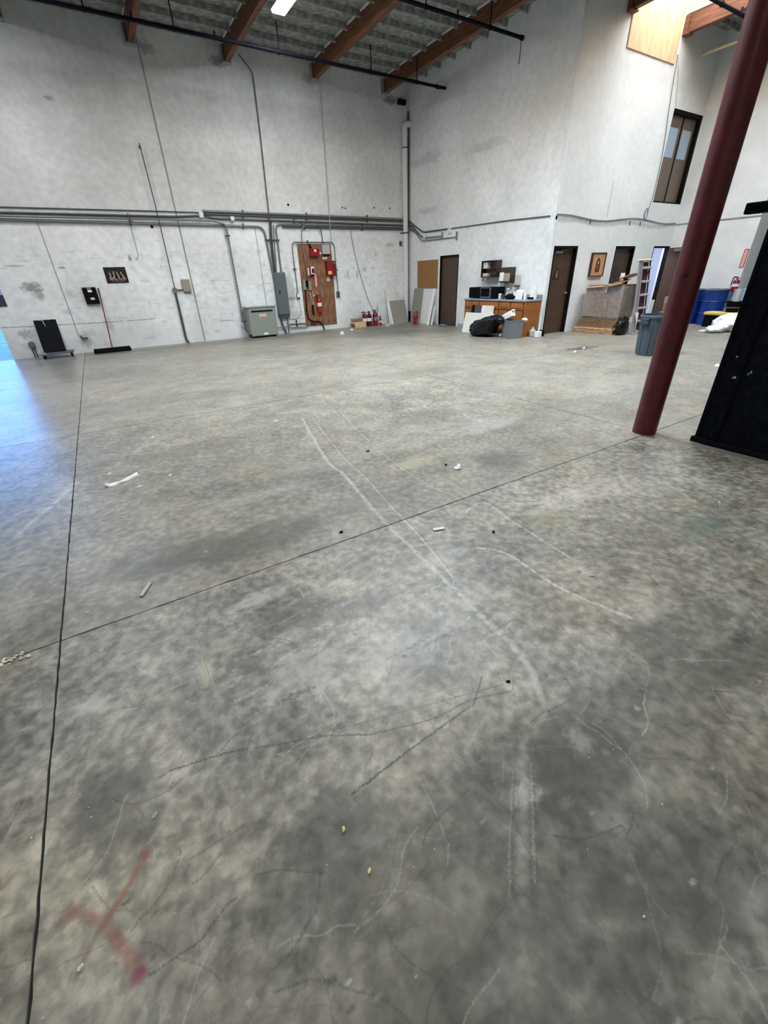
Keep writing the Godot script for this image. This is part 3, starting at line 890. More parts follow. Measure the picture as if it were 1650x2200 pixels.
func skylights_and_lamps():
	var glow := mk("skylight_glow", c8(250, 250, 250), 0.6)
	glow.emission_enabled = true
	glow.emission = c8(255, 255, 255)
	glow.emission_energy_multiplier = 3.0
	var bx := [[11.3, 13.5], [4.4, 6.74], [-2.4, -0.05], [6.74, 8.995], [11.3, 13.5], [-2.4, -0.05], [2.3, 4.4]]
	for i in SKYL.size():
		var s: Array = SKYL[i]
		var a: float = bx[i][0] + 0.065
		var b: float = bx[i][1] - 0.065
		var z0: float = s[1]
		var z1: float = s[2]
		var t := struct_node("window_%d" % (i + 2), "glowing white roof skylight above the tall brown window" if i == 0 else ["", "added fill light in the roof above the middle of the hall, unseen", "added fill light in the roof near the roll-up door, unseen", "added fill light in the roof left of the red column, unseen", "added fill light in the roof right of the red column, unseen", "added fill light in the roof above and behind the camera, unseen", "added fill light in the roof before the plywood board, unseen"][i], "skylight")  # after the first, each is an added light built like a skylight
		t.position = Vector3((a + b) * 0.5, DECK, (z0 + z1) * 0.5)
		var hx := (b - a) * 0.5
		var hz := (z1 - z0) * 0.5
		obj("curb", MB.new().span(Vector3(-hx - 0.04, 0.0, -hz - 0.04), Vector3(-hx, 0.7, hz + 0.04)), "ply_light", t)
		obj("curb", MB.new().span(Vector3(hx, 0.0, -hz - 0.04), Vector3(hx + 0.04, 0.7, hz + 0.04)), "ply_light", t)
		if i > 0:
			obj("curb", MB.new().span(Vector3(-hx, 0.0, -hz - 0.04), Vector3(hx, 0.7, -hz)), "ply_light", t)
		obj("curb", MB.new().span(Vector3(-hx, 0.0, hz), Vector3(hx, 0.7, hz + 0.04)), "ply_light", t)
		obj("dome_panel", MB.new().span(Vector3(-hx - 0.04, 0.7, -hz - 0.04), Vector3(hx + 0.04, 0.74, hz + 0.04)), glow, t)
		if i == 0:
			for k in 2:
				obj("cross_bar", MB.new().span(Vector3(-hx, 0.5, -hz + 0.62 + 0.75 * k), Vector3(hx, 0.58, -hz + 0.68 + 0.75 * k), 0.004), "white", t)
		var l := AreaLight3D.new()
		l.name = "daylight_and_fill"
		l.area_size = Vector2(hx * 2.0 - 0.05, hz * 2.0 - 0.05)
		l.area_normalize_energy = true
		l.light_energy = SKYLIGHT * s[3]
		l.light_color = c8(216, 238, 255)
		l.area_range = 60.0
		l.area_attenuation = 2.0
		l.shadow_enabled = true
		l.rotation.x = -PI / 2
		l.position.y = 0.68
		t.add_child(l)
	single("plywood_sheet", MB.new().span(Vector3(11.4, 5.68, W3), Vector3(13.32, DECK + 0.3, W3 + 0.025), 0.003), "ply_light", "pale plywood panel at the wall top below the skylight", "panel")
	# strip lamps between the beams; only the first is in view
	var lens := mk("lamp_lens", c8(252, 252, 255), 0.5)
	lens.emission_enabled = true
	lens.emission = c8(255, 252, 255)
	lens.emission_energy_multiplier = 4.0
	for p in [[4.95, -11.2], [-1.0, -11.2]]:
		var t := thing("ceiling_light", "lit fluorescent strip light between two roof beams" if p[0] == 4.95 and p[1] < -11.0 else "fluorescent strip light out of view near the roll-up door", "lamp", Vector3(p[0], DECK - 0.17, p[1]), 0.0, "strip lights")
		var hs := MB.new().prism(PackedVector2Array([Vector2(-0.16, 0.0), Vector2(0.16, 0.0), Vector2(0.1, 0.1), Vector2(-0.1, 0.1)]), 1.3, Transform3D(Basis(), Vector3(0, 0, -0.65)))
		obj("housing", hs, "white", t)
		var ln := MB.new()
		ln.span(Vector3(-0.15, -0.05, -0.64), Vector3(0.15, 0.0, 0.64), 0.02)
		obj("lens", ln, lens, t)
		for z in [-0.5, 0.5]:
			obj("hanger_rod", MB.new().cyl(Vector3(0, 0.1, z), Vector3(0, 0.17, z), 0.006, -1, 6), "steel", t)
		var l := AreaLight3D.new()
		l.name = "tube_light"
		l.area_size = Vector2(0.28, 1.25)
		l.area_normalize_energy = true
		l.light_energy = LAMP
		l.light_color = c8(248, 250, 255)
		l.area_range = 60.0
		l.area_attenuation = 2.0
		l.shadow_enabled = true
		l.rotation.x = -PI / 2
		l.position.y = -0.07
		t.add_child(l)
	var of := thing("added_office_lamp", "added ceiling panel lighting the office behind the open door", "lamp", Vector3(14.6, 2.56, -9.1))  # lamp added to light the office; no fixture is seen there
	obj("lens", MB.new().span(Vector3(-0.3, 0, -0.5), Vector3(0.3, 0.04, 0.5), 0.004), lens, of)
	var ol := AreaLight3D.new()
	ol.name = "added_office_light"
	ol.area_size = Vector2(0.55, 0.95)
	ol.area_normalize_energy = true
	ol.light_energy = 3.5
	ol.light_color = c8(226, 234, 252)
	ol.area_range = 30.0
	ol.area_attenuation = 2.0
	ol.shadow_enabled = true
	ol.rotation.x = -PI / 2
	ol.position.y = -0.02
	of.add_child(ol)

func pipes_overhead():
	# sprinkler lines: x range, y, z and where the hangers are
	for p in [[-4.0, 9.95, 5.97, -12.38, [0.0, 1.35, 2.9, 5.1, 7.5, 8.9], "black sprinkler pipe nearest the long wall, with drop hangers"], [-2.0, 9.72, 6.02, -9.52, [3.0, 5.0, 7.05, 8.75], "black sprinkler pipe second from the long wall, ending near the side wall"], [11.75, 15.2, 5.98, -6.66, [12.2, 13.9], "dark sprinkler pipe beside the red column top"]]:
		var t := thing("sprinkler_pipe", p[5], "pipe", Vector3(p[0], p[2], p[3]), 0.0, "sprinkler pipes")
		var L: float = p[1] - p[0]
		obj("pipe", MB.new().cyl(Vector3.ZERO, Vector3(L, 0, 0), 0.034, -1, 12), "sprinkler", t)
		obj("end_cap", MB.new().cyl(Vector3(L - 0.05, 0, 0), Vector3(L + 0.02, 0, 0), 0.044, -1, 12), "sprinkler", t)
		for x in p[4]:
			var u: float = x - p[0]
			var h := MB.new().cyl(Vector3(u, 0.03, 0), Vector3(u, DECK - p[2] - 0.1, 0), 0.012, -1, 6)
			h.cyl(Vector3(u - 0.015, 0, 0), Vector3(u + 0.015, 0, 0), 0.045, -1, 10)
			obj("hanger", h, "sprinkler", t)
		for x in p[4].slice(0, 3):
			obj("sprinkler_head", MB.new().cyl(Vector3(x - p[0] + 0.8, 0.02, 0), Vector3(x - p[0] + 0.8, 0.1, 0), 0.012, 0.02, 8), "sprinkler", t)
	single("hanging_wire", MB.new().tube([Vector3(9.72, 5.98, -9.55), Vector3(9.735, 5.8, -9.56), Vector3(9.73, 5.62, -9.57)], 0.008, 5), "sprinkler", "short dark wire hanging from the end of the second sprinkler pipe", "wire")
	single("pale_pipe", MB.new().cyl(Vector3(14.45, 6.02, W3), Vector3(14.45, 6.02, 2.0), 0.03, -1, 10), "yellow_pale", "thin pale yellow pipe under the roof beside the far wall", "pipe")
	var b := MB.new().span(Vector3(9.45, 6.02, W1), Vector3(9.72, 6.14, W1 + 0.1), 0.01)  # solid dark block in place of the shade at the beam end
	single("corner_shade_block", b, "rubber", "dark block standing in for beam end shade in the long wall corner", "bracket")
	single("wall_hook", MB.new().tube([Vector3(W2 - 0.02, 6.16, -12.75), Vector3(W2 - 0.05, 6.05, -12.72), Vector3(W2 - 0.06, 6.0, -12.55)], 0.014, 6), "sprinkler", "small black hook on the side wall above the pipe end", "hook")
	# wires dropping from the skylight past the tall window
	single("hanging_cable", MB.new().tube(bend([Vector3(13.36, 5.85, W3 + 0.03), Vector3(13.5, 5.0, W3 + 0.02), Vector3(13.72, 4.0, W3 + 0.02), Vector3(13.7, 3.1, W3 + 0.02), Vector3(13.6, 2.85, W3 + 0.03)], 0.5), 0.008, 5), "conduit", "thin cable hanging from the skylight to the left of the tall brown window", "cable")
	single("thin_wire", MB.new().tube([Vector3(13.4, 5.85, W3 + 0.015), Vector3(13.62, 5.5, W3 + 0.012), Vector3(13.8, 4.99, W3 + 0.012)], 0.006, 5), "conduit_white", "pale wire running down to the tall window's top corner", "wire")
	var lp := []
	for i in 15:
		var a := TAU * i / 14.0
		lp.append(Vector3(13.56 + 0.07 * cos(a), 2.78 + 0.12 * sin(a), W3 + 0.02))
	single("cable_loop", MB.new().tube(lp, 0.011, 6), "conduit", "small grey coil of cable on the wall below the tall window", "cable")
	var sag := []
	for i in 25:
		var x := 9.9 + (15.2 - 9.9) * i / 24.0
		sag.append(Vector3(x, 2.62 + 0.045 * sin((x - 9.9) * 2.05 + 1.2), W3 + 0.02))
	var sc := thing("sagging_cable", "grey cable sagging along the office-block front above the doors", "cable", Vector3.ZERO)
	obj("line", MB.new().tube(sag, 0.012, 6), "conduit", sc)
	for x in [11.2, 12.9, 13.4]:
		obj("clip", MB.new().span(Vector3(x - 0.012, 2.5, W3), Vector3(x + 0.012, 2.6, W3 + 0.03), 0.003), "conduit", sc)
	single("wall_speaker", MB.new().lathe([Vector2(0.0, 0.0), Vector2(0.07, 0.01), Vector2(0.075, 0.06), Vector2(0.05, 0.09), Vector2(0.0, 0.09)], Vector3.ZERO, 14, Transform3D(Basis(Vector3.FORWARD, PI / 2), Vector3(W2, 2.6, W3 - 0.06))), "rubber", "round black sensor on the wall corner at the cable's end", "sensor")

func column_and_partition():
	var c := thing("steel_column", "dark red round steel column standing right of centre", "column", Vector3(4.49, 0, -2.15))
	obj("shaft", MB.new().cyl(Vector3(0, 0.0, 0), Vector3(0, DECK, 0), 0.109, -1, 40), "column", c)
	obj("bolt_lug", MB.new().cyl(Vector3(-0.1, 1.43, 0.02), Vector3(-0.135, 1.43, 0.02), 0.022, -1, 10).cyl(Vector3(-0.12, 1.43, 0.02), Vector3(-0.15, 1.43, 0.02), 0.012, -1, 8), "column", c)
	var p := thing("partition_cabinet", "tall black scuffed partition cabinet cut off by the right picture edge", "partition", Vector3(4.6, 0, -1.72))
	obj("side_panel", MB.new().span(Vector3(0, 0.05, 0), Vector3(0.04, 1.84, 2.6), 0.004), "black_paint", p)
	obj("end_panel", MB.new().span(Vector3(0.04, 0.05, 0.02), Vector3(0.6, 1.84, 0.06), 0.004), "black_paint", p)
	obj("edge_trim", MB.new().span(Vector3(-0.006, 0.05, -0.005), Vector3(0.045, 1.84, 0.03), 0.003), "navy_black", p)
	obj("base_strip", MB.new().span(Vector3(-0.02, 0.0, -0.03), Vector3(0.03, 0.05, 0.06), 0.004).span(Vector3(-0.03, 0.0, 0.06), Vector3(0.03, 0.05, 2.6), 0.004), "rubber", p)
	obj("top_rail", MB.new().span(Vector3(-0.02, 1.84, -0.2), Vector3(0.06, 1.915, 2.6), 0.006), "navy_black", p)
	obj("batten", MB.new().span(Vector3(-0.012, 0.05, 0.17), Vector3(0.0, 1.84, 0.185), 0.002), "navy_black", p)
	for q in [[0.63, 0.135, 0.018, 0.012], [0.69, 0.24, 0.008, 0.014], [0.67, 0.225, 0.007, 0.008], [0.8, 0.1, 0.008, 0.01]]:
		var ch := MB.new().prism(PackedVector2Array([Vector2(-q[2], -q[3]), Vector2(q[2], -q[3] * 0.8), Vector2(q[2] * 0.4, q[3]), Vector2(-q[2] * 0.3, q[3] * 0.5)]), 0.002, Transform3D(Basis(Vector3.UP, -PI / 2), Vector3(0.0, q[0], q[1])))
		obj("paint_chip", ch, "light_gray", p)

# a conduit fixed to the long wall: points are (x, y), each with its own straps
func wall_run(called: String, label: String, pts: Array, r: float, m: String, off := 0.0, straps := [], rad := 0.18, cat := "conduit") -> Node3D:
	var t := thing(called, label, cat)
	var p3 := []
	for q in pts:
		p3.append(Vector3(q.x, q.y, W1 + r + 0.008 + off))
	obj("tubing", MB.new().tube(bend(p3, rad), r, 8), m, t)
	for s in straps:
		var up: bool = s.z > 0.5
		var hw := r + 0.035
		var h := Vector3(hw if up else 0.014, 0.014 if up else hw, 0)
		obj("strap", MB.new().span(Vector3(s.x, s.y, W1) - h, Vector3(s.x, s.y, W1 + 2.0 * r + 0.014 + off) + h, 0.003), "conduit_dark", t)
	return t

func wall_conduits():
	var V := func(a: Array) -> Array:
		var o := []
		for q in a:
			o.append(Vector2(q[0], q[1]))
		return o
	wall_run("conduit", "thin topmost conduit on the left of the long wall", V.call([[-2.05, 3.12], [1.9, 3.15], [3.04, 3.155]]), 0.012, "conduit_dark")
	wall_run("conduit", "grey conduit in the wide upper run, upper of its pair, right half of wall", V.call([[3.12, 3.19], [9.72, 3.17]]), 0.03, "conduit", 0.0, [Vector3(4.2, 3.18, 0), Vector3(6.1, 3.18, 0), Vector3(8.2, 3.18, 0)])
	wall_run("conduit", "grey conduit in the wide upper run, lower of its pair, right half of wall", V.call([[3.12, 3.125], [9.72, 3.105]]), 0.026, "conduit_dark", 0.0, [Vector3(4.2, 3.12, 0), Vector3(6.1, 3.11, 0), Vector3(8.2, 3.11, 0)])
	wall_run("conduit", "middle conduit across the whole long wall, passing two white boxes", V.call([[-2.05, 3.02], [2.4, 3.045], [2.95, 3.08], [3.15, 3.08], [3.4, 3.03], [9.72, 3.0]]), 0.022, "conduit_dark", 0.0, [Vector3(1.31, 3.03, 0), Vector3(5.7, 3.02, 0)], 0.1)
	wall_run("conduit", "lower left conduit bending down to the floor transformer", V.call([[-2.05, 2.955], [3.3, 2.975], [3.5, 2.93], [3.66, 2.9], [3.66, 0.5]]), 0.024, "conduit", 0.06, [Vector3(1.31, 2.965, 0), Vector3(3.66, 2.64, 1)], 0.14)
	wall_run("conduit", "lowest left conduit bending down into the tall grey panel", V.call([[-2.05, 2.895], [4.74, 2.87], [4.81, 1.72]]), 0.03, "conduit", 0.0, [Vector3(1.31, 2.885, 0), Vector3(4.15, 2.872, 0), Vector3(4.79, 2.55, 1)], 0.22)
	wall_run("conduit", "second riser from the left above the tall grey panel", V.call([[4.93, 3.1], [4.865, 2.4], [4.855, 1.72]]), 0.02, "conduit_dark", 0.05, [Vector3(4.875, 2.55, 1)])
	wall_run("conduit", "third riser from the left above the tall grey panel", V.call([[4.985, 3.0], [4.93, 2.5], [4.905, 1.72]]), 0.02, "conduit_dark", 0.0, [Vector3(4.935, 2.55, 1)])
	wall_run("conduit", "pale fourth riser kinked just above the tall grey panel", V.call([[5.04, 2.92], [5.0, 2.5], [4.965, 2.0], [4.935, 1.72]]), 0.018, "conduit", 0.0, [Vector3(5.005, 2.55, 1)], 0.1)
	wall_run("conduit", "rightmost riser, curving from the tall grey panel to the right", V.call([[5.09, 1.72], [5.1, 2.94], [9.72, 2.95]]), 0.026, "conduit", 0.0, [Vector3(5.1, 2.55, 1), Vector3(5.9, 2.945, 0), Vector3(8.0, 2.95, 0)], 0.16)
	wall_run("conduit", "lowest conduit on the right half of the wall, above the plywood board", V.call([[5.3, 2.89], [9.72, 2.89]]), 0.034, "conduit_dark", 0.0, [Vector3(6.0, 2.89, 0), Vector3(8.0, 2.89, 0)])
	wall_run("ceiling_conduit", "thin dark conduit dropping from the second beam end to the upper run", V.call([[4.72, 6.38], [4.85, 6.26], [5.02, 6.1], [5.0, 4.9], [4.95, 3.6], [4.94, 3.2], [4.9, 3.06]]), 0.014, "conduit_dark", 0.065, [], 0.12)
	wall_run("thin_cable", "thin pale cable from the third beam end down to the plywood board", V.call([[6.86, 6.3], [6.845, 4.2], [6.84, 2.5]]), 0.012, "light_gray", 0.06, [], 0.1, "cable")
	wall_run("thin_cable", "slack black cable falling from the conduits to the small extinguisher", V.call([[7.57, 2.86], [7.66, 2.3], [7.87, 1.5], [8.14, 0.75], [8.42, 0.3], [8.55, 0.1]]), 0.008, "conduit_dark", 0.0, [], 0.3, "cable")
	wall_run("thin_cable", "short thin wire with a hooked end above the dark picture", V.call([[1.3, 2.86], [1.29, 2.2], [1.24, 2.1], [1.2, 2.12]]), 0.006, "seam", 0.0, [], 0.05, "cable")
	# drop with the round box and the brown box
	var d := wall_run("drop_conduit", "grey conduit dropping past a round box, left of the brown box", V.call([[1.97, 4.47], [1.985, 3.2], [1.96, 1.4]]), 0.013, "conduit_dark", 0.07)
	obj("lower_tubing", MB.new().tube(bend([Vector3(1.955, 1.3, W1 + 0.04), Vector3(1.94, 0.09, W1 + 0.04), Vector3(1.99, 0.0, W1 + 0.06)], 0.06), 0.03, 10), "conduit_dark", d)
	obj("strap", MB.new().span(Vector3(1.95, 4.38, W1), Vector3(1.99, 4.44, W1 + 0.03), 0.004), "conduit_dark", d)
	obj("round_box", MB.new().cyl(Vector3(1.96, 1.365, W1), Vector3(1.96, 1.365, W1 + 0.1), 0.066, -1, 16), "conduit", d)
	obj("side_arm", MB.new().cyl(Vector3(2.02, 1.365, W1 + 0.03), Vector3(2.2, 1.365, W1 + 0.03), 0.018, -1, 8), "conduit_dark", d)
	var bb := thing("utility_box", "beige-brown box on the wall beside the round conduit box", "box", Vector3(2.28, 1.47, W1))
	obj("cover", MB.new().span(Vector3(-0.105, -0.15, 0.0), Vector3(0.105, 0.15, 0.09), 0.008), "box_tan", bb)
	obj("back_plate", MB.new().span(Vector3(-0.09, -0.21, 0.0), Vector3(0.1, -0.13, 0.02), 0.003), "light_gray", bb)
	for q in [[3.06, 3.1, 0.055, 0.07, "upper left white junction box on the conduit run"], [3.87, 3.035, 0.05, 0.05, "second white junction box, right of the seam on the conduit run"]]:
		var jb := thing("junction_box", q[4], "box", Vector3(q[0], q[1], W1))
		obj("housing", MB.new().span(Vector3(-q[2], -q[3], 0.0), Vector3(q[2], q[3], 0.11), 0.006), "white", jb)
		obj("cover_plate", MB.new().span(Vector3(-q[2] + 0.01, -q[3] + 0.01, 0.11), Vector3(q[2] - 0.01, q[3] - 0.01, 0.118), 0.002), "plastic_white", jb)
	# stubs near the floor, left end
	var rg := thing("conduit_stub", "capped grey conduit stub standing beside the black leaning board", "conduit", Vector3(-1.66, 0, W1))
	obj("round_cover", MB.new().cyl(Vector3(0, 0.31, 0.0), Vector3(0, 0.31, 0.05), 0.07, -1, 18), "conduit", rg)
	obj("tubing", MB.new().cyl(Vector3(-0.025, 0, 0.03), Vector3(-0.025, 0.26, 0.03), 0.014, -1, 8).cyl(Vector3(0.025, 0, 0.03), Vector3(0.025, 0.26, 0.03), 0.014, -1, 8), "conduit_dark", rg)
	single("pipe_stub", MB.new().tube(bend([Vector3(-0.58, 0.41, W1), Vector3(-0.57, 0.37, W1 + 0.05), Vector3(-0.47, 0.345, W1 + 0.05), Vector3(-0.45, 0.36, W1 + 0.02)], 0.04), 0.022, 8), "conduit_dark", "short dark pipe stub poking from the wall left of the broom", "pipe")

func switchgear():
	var t := thing("transformer", "grey floor-standing electrical transformer with a black vent slot", "transformer", Vector3(4.15, 0, -13.65))
	obj("cabinet", MB.new().span(Vector3(-0.43, 0.1, -0.42), Vector3(0.43, 0.82, -0.02), 0.012), "transformer", t)
	obj("lid", MB.new().span(Vector3(-0.46, 0.82, -0.44), Vector3(0.46, 0.85, 0.01), 0.008), "transformer", t)
	obj("front_cover", MB.new().span(Vector3(-0.41, 0.05, -0.02), Vector3(0.42, 0.81, 0.0), 0.006), "transformer", t)
	obj("vent_slot", MB.new().span(Vector3(-0.32, 0.705, 0.0), Vector3(0.33, 0.75, 0.006), 0.002), "black", t)
	obj("warning_label", MB.new().span(Vector3(-0.1, 0.575, 0.0), Vector3(0.12, 0.655, 0.003)), "pink_label", t)
	obj("rating_plate", MB.new().span(Vector3(-0.04, 0.075, 0.0), Vector3(0.09, 0.13, 0.003)), "paper", t)
	obj("foot", MB.new().span(Vector3(-0.36, 0.0, -0.4), Vector3(-0.28, 0.1, -0.04), 0.005), "black", t)
	obj("foot", MB.new().span(Vector3(0.28, 0.0, -0.4), Vector3(0.36, 0.1, -0.04), 0.005), "black", t)
	obj("cable_fitting", MB.new().cyl(Vector3(-0.56, 0.47, -0.3), Vector3(-0.43, 0.47, -0.3), 0.03, -1, 10).tube(bend([Vector3(-0.5, 0.47, -0.3), Vector3(-0.5, 0.2, -0.3), Vector3(-0.42, 0.16, -0.25)], 0.06), 0.018, 8), "conduit_dark", t)
	var p := thing("electrical_panel", "tall narrow blue-grey electrical panel right of the transformer", "panel", Vector3(4.985, 0.55, W1))
	obj("enclosure", MB.new().span(Vector3(-0.185, 0, 0), Vector3(0.185, 1.17, 0.14), 0.008), "panel_gray", p)
	obj("door", MB.new().span(Vector3(-0.17, 0.02, 0.14), Vector3(0.17, 1.15, 0.155), 0.006), "panel_gray", p)
	obj("latch", MB.new().span(Vector3(-0.085, 0.6, 0.155), Vector3(-0.055, 0.69, 0.17), 0.004), "black", p)
	obj("lower_gutter", MB.new().span(Vector3(-0.15, -0.09, 0.01), Vector3(0.17, 0.0, 0.12), 0.005), "conduit_dark", p)
	wall_run("panel_leg", "dark conduit slanting from the panel bottom behind the transformer", [Vector2(4.86, 0.47), Vector2(4.88, 0.3), Vector2(4.97, 0.05), Vector2(4.98, 0.0)], 0.024, "conduit_dark", 0.03, [], 0.1)
	wall_run("panel_leg", "upright pipe between the panel bottom and the floor", [Vector2(5.08, 0.46), Vector2(5.075, 0.0)], 0.018, "conduit", 0.03)
	wall_run("panel_leg", "short level pipe joining the transformer to the upright pipe", [Vector2(4.62, 0.19), Vector2(5.06, 0.21)], 0.016, "conduit", 0.06)

func plywood_board():
	var b := thing("plywood_board", "brown plywood board on the long wall holding the alarm gear", "board", Vector3(6.275, 0.15, W1))
	obj("sheet", MB.new().span(Vector3(-0.57, 0, 0), Vector3(0.57, 2.31, 0.02), 0.003), "plywood", b)
	var z := W1 + 0.02
	wall_run("loop_conduit", "grey conduit loop framing the plywood board, ending in two boxes", [Vector2(5.54, 1.15), Vector2(5.53, 2.5), Vector2(6.95, 2.5), Vector2(6.955, 1.12)], 0.016, "conduit", 0.025, [Vector3(6.05, 2.5, 0), Vector3(5.535, 1.8, 1), Vector3(6.955, 1.75, 1)], 0.13)
	var sw := thing("light_switch", "white switch in a grey box left of the plywood board", "switch", Vector3(5.545, 1.06, W1))
	obj("back_box", MB.new().span(Vector3(-0.05, -0.09, 0), Vector3(0.05, 0.09, 0.05), 0.006), "conduit_dark", sw)
	obj("cover", MB.new().span(Vector3(-0.042, -0.04, 0.05), Vector3(0.042, 0.08, 0.058), 0.003), "plastic_white", sw)
	var so := thing("outlet_box", "grey outlet box at the loop's right end, beside the plywood", "outlet", Vector3(6.96, 1.04, W1))
	obj("back_box", MB.new().span(Vector3(-0.06, -0.09, 0), Vector3(0.06, 0.09, 0.05), 0.006), "conduit", so)
	obj("cover", MB.new().span(Vector3(-0.05, -0.08, 0.05), Vector3(0.05, 0.08, 0.056), 0.003), "conduit_dark", so)
	wall_run("switch_lead", "grey lead curving from the white switch back to the panel", [Vector2(5.55, 0.98), Vector2(5.58, 0.56), Vector2(5.43, 0.42), Vector2(5.16, 0.43)], 0.013, "conduit_white", 0.0, [], 0.14, "cable")
	wall_run("drop_lead", "pale conduit dropping from the run to the left side of the plywood", [Vector2(6.0, 2.93), Vector2(5.86, 2.8), Vector2(5.845, 2.5), Vector2(5.87, 2.2), Vector2(5.92, 1.5)], 0.015, "conduit", 0.08, [], 0.12)
	wall_run("drop_lead", "dark conduit dropping from the run to the grey box on the plywood", [Vector2(6.4, 2.93), Vector2(6.52, 2.8), Vector2(6.53, 2.45)], 0.015, "conduit_dark", 0.08, [], 0.12)
	wall_run("floor_pipe", "upper level pipe near the floor left of the plywood", [Vector2(5.1, 0.27), Vector2(5.75, 0.25)], 0.02, "conduit", 0.0)
	wall_run("floor_pipe", "lower level pipe near the floor left of the plywood", [Vector2(5.08, 0.42), Vector2(5.1, 0.17), Vector2(5.75, 0.14)], 0.018, "conduit", 0.03, [], 0.08)
	single("support_channel", MB.new().span(Vector3(5.365, 0.14, W1), Vector3(5.4, 0.37, W1 + 0.035), 0.003), "black", "short black upright channel behind the two low pipes", "bracket")
	var k := wall_run("power_cable", "thick black cable curling down the plywood to the floor", [Vector2(5.82, 1.25), Vector2(5.79, 1.1), Vector2(5.77, 0.6), Vector2(5.8, 0.36), Vector2(5.95, 0.29), Vector2(6.2, 0.27), Vector2(6.3, 0.15), Vector2(6.34, 0.0)], 0.02, "rubber", 0.03, [], 0.14, "cable")
	obj("plug", MB.new().span(Vector3(5.86, 0.2, z), Vector3(6.08, 0.255, z + 0.05), 0.01), "red_dark", k)
	# red alarm boxes
	var a := thing("alarm_box", "square red alarm box near the plywood top with a white label", "alarm", Vector3(6.225, 2.225, z))
	obj("housing", MB.new().span(Vector3(-0.16, -0.1, 0), Vector3(0.155, 0.105, 0.12), 0.01), "red", a)
	obj("label", MB.new().span(Vector3(-0.03, 0.02, 0.12), Vector3(0.045, 0.085, 0.122)), "paper", a)
	obj("lid", MB.new().span(Vector3(-0.15, -0.09, 0.12), Vector3(0.145, 0.01, 0.128), 0.004), "red", a)
	obj("bell", MB.new().cyl(Vector3(-0.09, 0.17, 0.0), Vector3(-0.09, 0.17, 0.06), 0.05, 0.04, 14), "black", a)
	obj("bell_clip", MB.new().cyl(Vector3(-0.075, 0.175, 0.06), Vector3(-0.075, 0.175, 0.075), 0.018, -1, 10), "light_gray", a)
	var g := thing("control_box", "light grey control box at the plywood's top right", "box", Vector3(6.63, 2.305, z))
	obj("housing", MB.new().span(Vector3(-0.13, -0.125, 0), Vector3(0.13, 0.135, 0.09), 0.008), "light_gray", g)
	obj("lid", MB.new().span(Vector3(-0.12, -0.115, 0.09), Vector3(0.12, 0.125, 0.098), 0.004), "light_gray", g)
	obj("shadow_strip", MB.new().span(Vector3(-0.12, -0.15, 0), Vector3(0.13, -0.125, 0.05), 0.003), "black", g)  # black strip drawn as the shadow under the housing
	single("sticker", MB.new().span(Vector3(6.51, 2.055, z), Vector3(6.68, 2.105, z + 0.002)), "paper", "small white sticker under the grey control box", "sticker")
	single("sticker", MB.new().span(Vector3(6.41, 2.19, z), Vector3(6.48, 2.24, z + 0.002)), "paper", "tiny white sticker between the red and grey boxes", "sticker")
	var r2 := thing("alarm_box", "tall dark red alarm cabinet on the plywood's right edge, with yellow label", "alarm", Vector3(6.73, 1.78, z))
	obj("housing", MB.new().span(Vector3(-0.15, -0.2, 0), Vector3(0.17, 0.22, 0.13), 0.01), "red_dark", r2)
	obj("door", MB.new().span(Vector3(-0.14, -0.19, 0.13), Vector3(0.05, 0.21, 0.14), 0.005), "red", r2)
	obj("yellow_label", MB.new().span(Vector3(-0.125, -0.15, 0.14), Vector3(0.0, -0.06, 0.142)), "yellow", r2)
	obj("lock", MB.new().cyl(Vector3(0.11, 0.16, 0.13), Vector3(0.11, 0.16, 0.15), 0.018, -1, 10), "chrome", r2)
	var cd := MB.new().span(Vector3(6.595, 1.44, z), Vector3(6.71, 1.6, z + 0.01), 0.004)
	single("tag_card", cd, "cream", "cream card hanging below the tall dark red cabinet", "card")
	var s1 := thing("pull_station", "small red and white pull station beside a white box on plywood", "alarm", Vector3(5.99, 1.74, z))
	obj("housing", MB.new().span(Vector3(-0.07, -0.15, 0), Vector3(0.06, 0.13, 0.05), 0.006), "red", s1)
	obj("white_stripe", MB.new().span(Vector3(-0.045, -0.12, 0.05), Vector3(0.0, 0.09, 0.056), 0.002), "paper", s1)
	var s2 := thing("timer_box", "white box with a black window right of the pull station", "box", Vector3(6.105, 1.75, z))
	obj("housing", MB.new().span(Vector3(-0.055, -0.11, 0), Vector3(0.055, 0.1, 0.08), 0.006), "plastic_white", s2)
	obj("window", MB.new().span(Vector3(-0.03, -0.075, 0.08), Vector3(0.04, 0.05, 0.084), 0.002), "black", s2)
	obj("base", MB.new().span(Vector3(-0.05, -0.15, 0), Vector3(0.05, -0.11, 0.06), 0.004), "black", s2)
	# extinguisher arrow sign
	var sg := thing("arrow_sign", "narrow red and white arrow sign pointing down at the extinguisher", "sign", Vector3(6.21, 1.45, z))
	obj("plate", MB.new().prism(PackedVector2Array([Vector2(-0.05, 0.21), Vector2(0.05, 0.21), Vector2(0.05, -0.13), Vector2(0.0, -0.22), Vector2(-0.05, -0.13)]), 0.004), "red_bright", sg)
	obj("white_face", MB.new().prism(PackedVector2Array([Vector2(-0.032, 0.19), Vector2(0.032, 0.19), Vector2(0.032, -0.12), Vector2(0.0, -0.185), Vector2(-0.032, -0.12)]), 0.003, Transform3D(Basis(), Vector3(0, 0, 0.003))), "pink_label", sg)
	extinguisher("red fire extinguisher hung on the plywood board below the arrow sign", Vector3(6.215, 0.56, z + 0.09), 0.075, 0.44, "red_bright", 0.4)
	single("riser_pipe", MB.new().cyl(Vector3(6.35, 0.92, z + 0.02), Vector3(6.36, 1.43, z + 0.02), 0.02, -1, 10), "conduit", "short grey vertical pipe right of the hung extinguisher", "pipe")
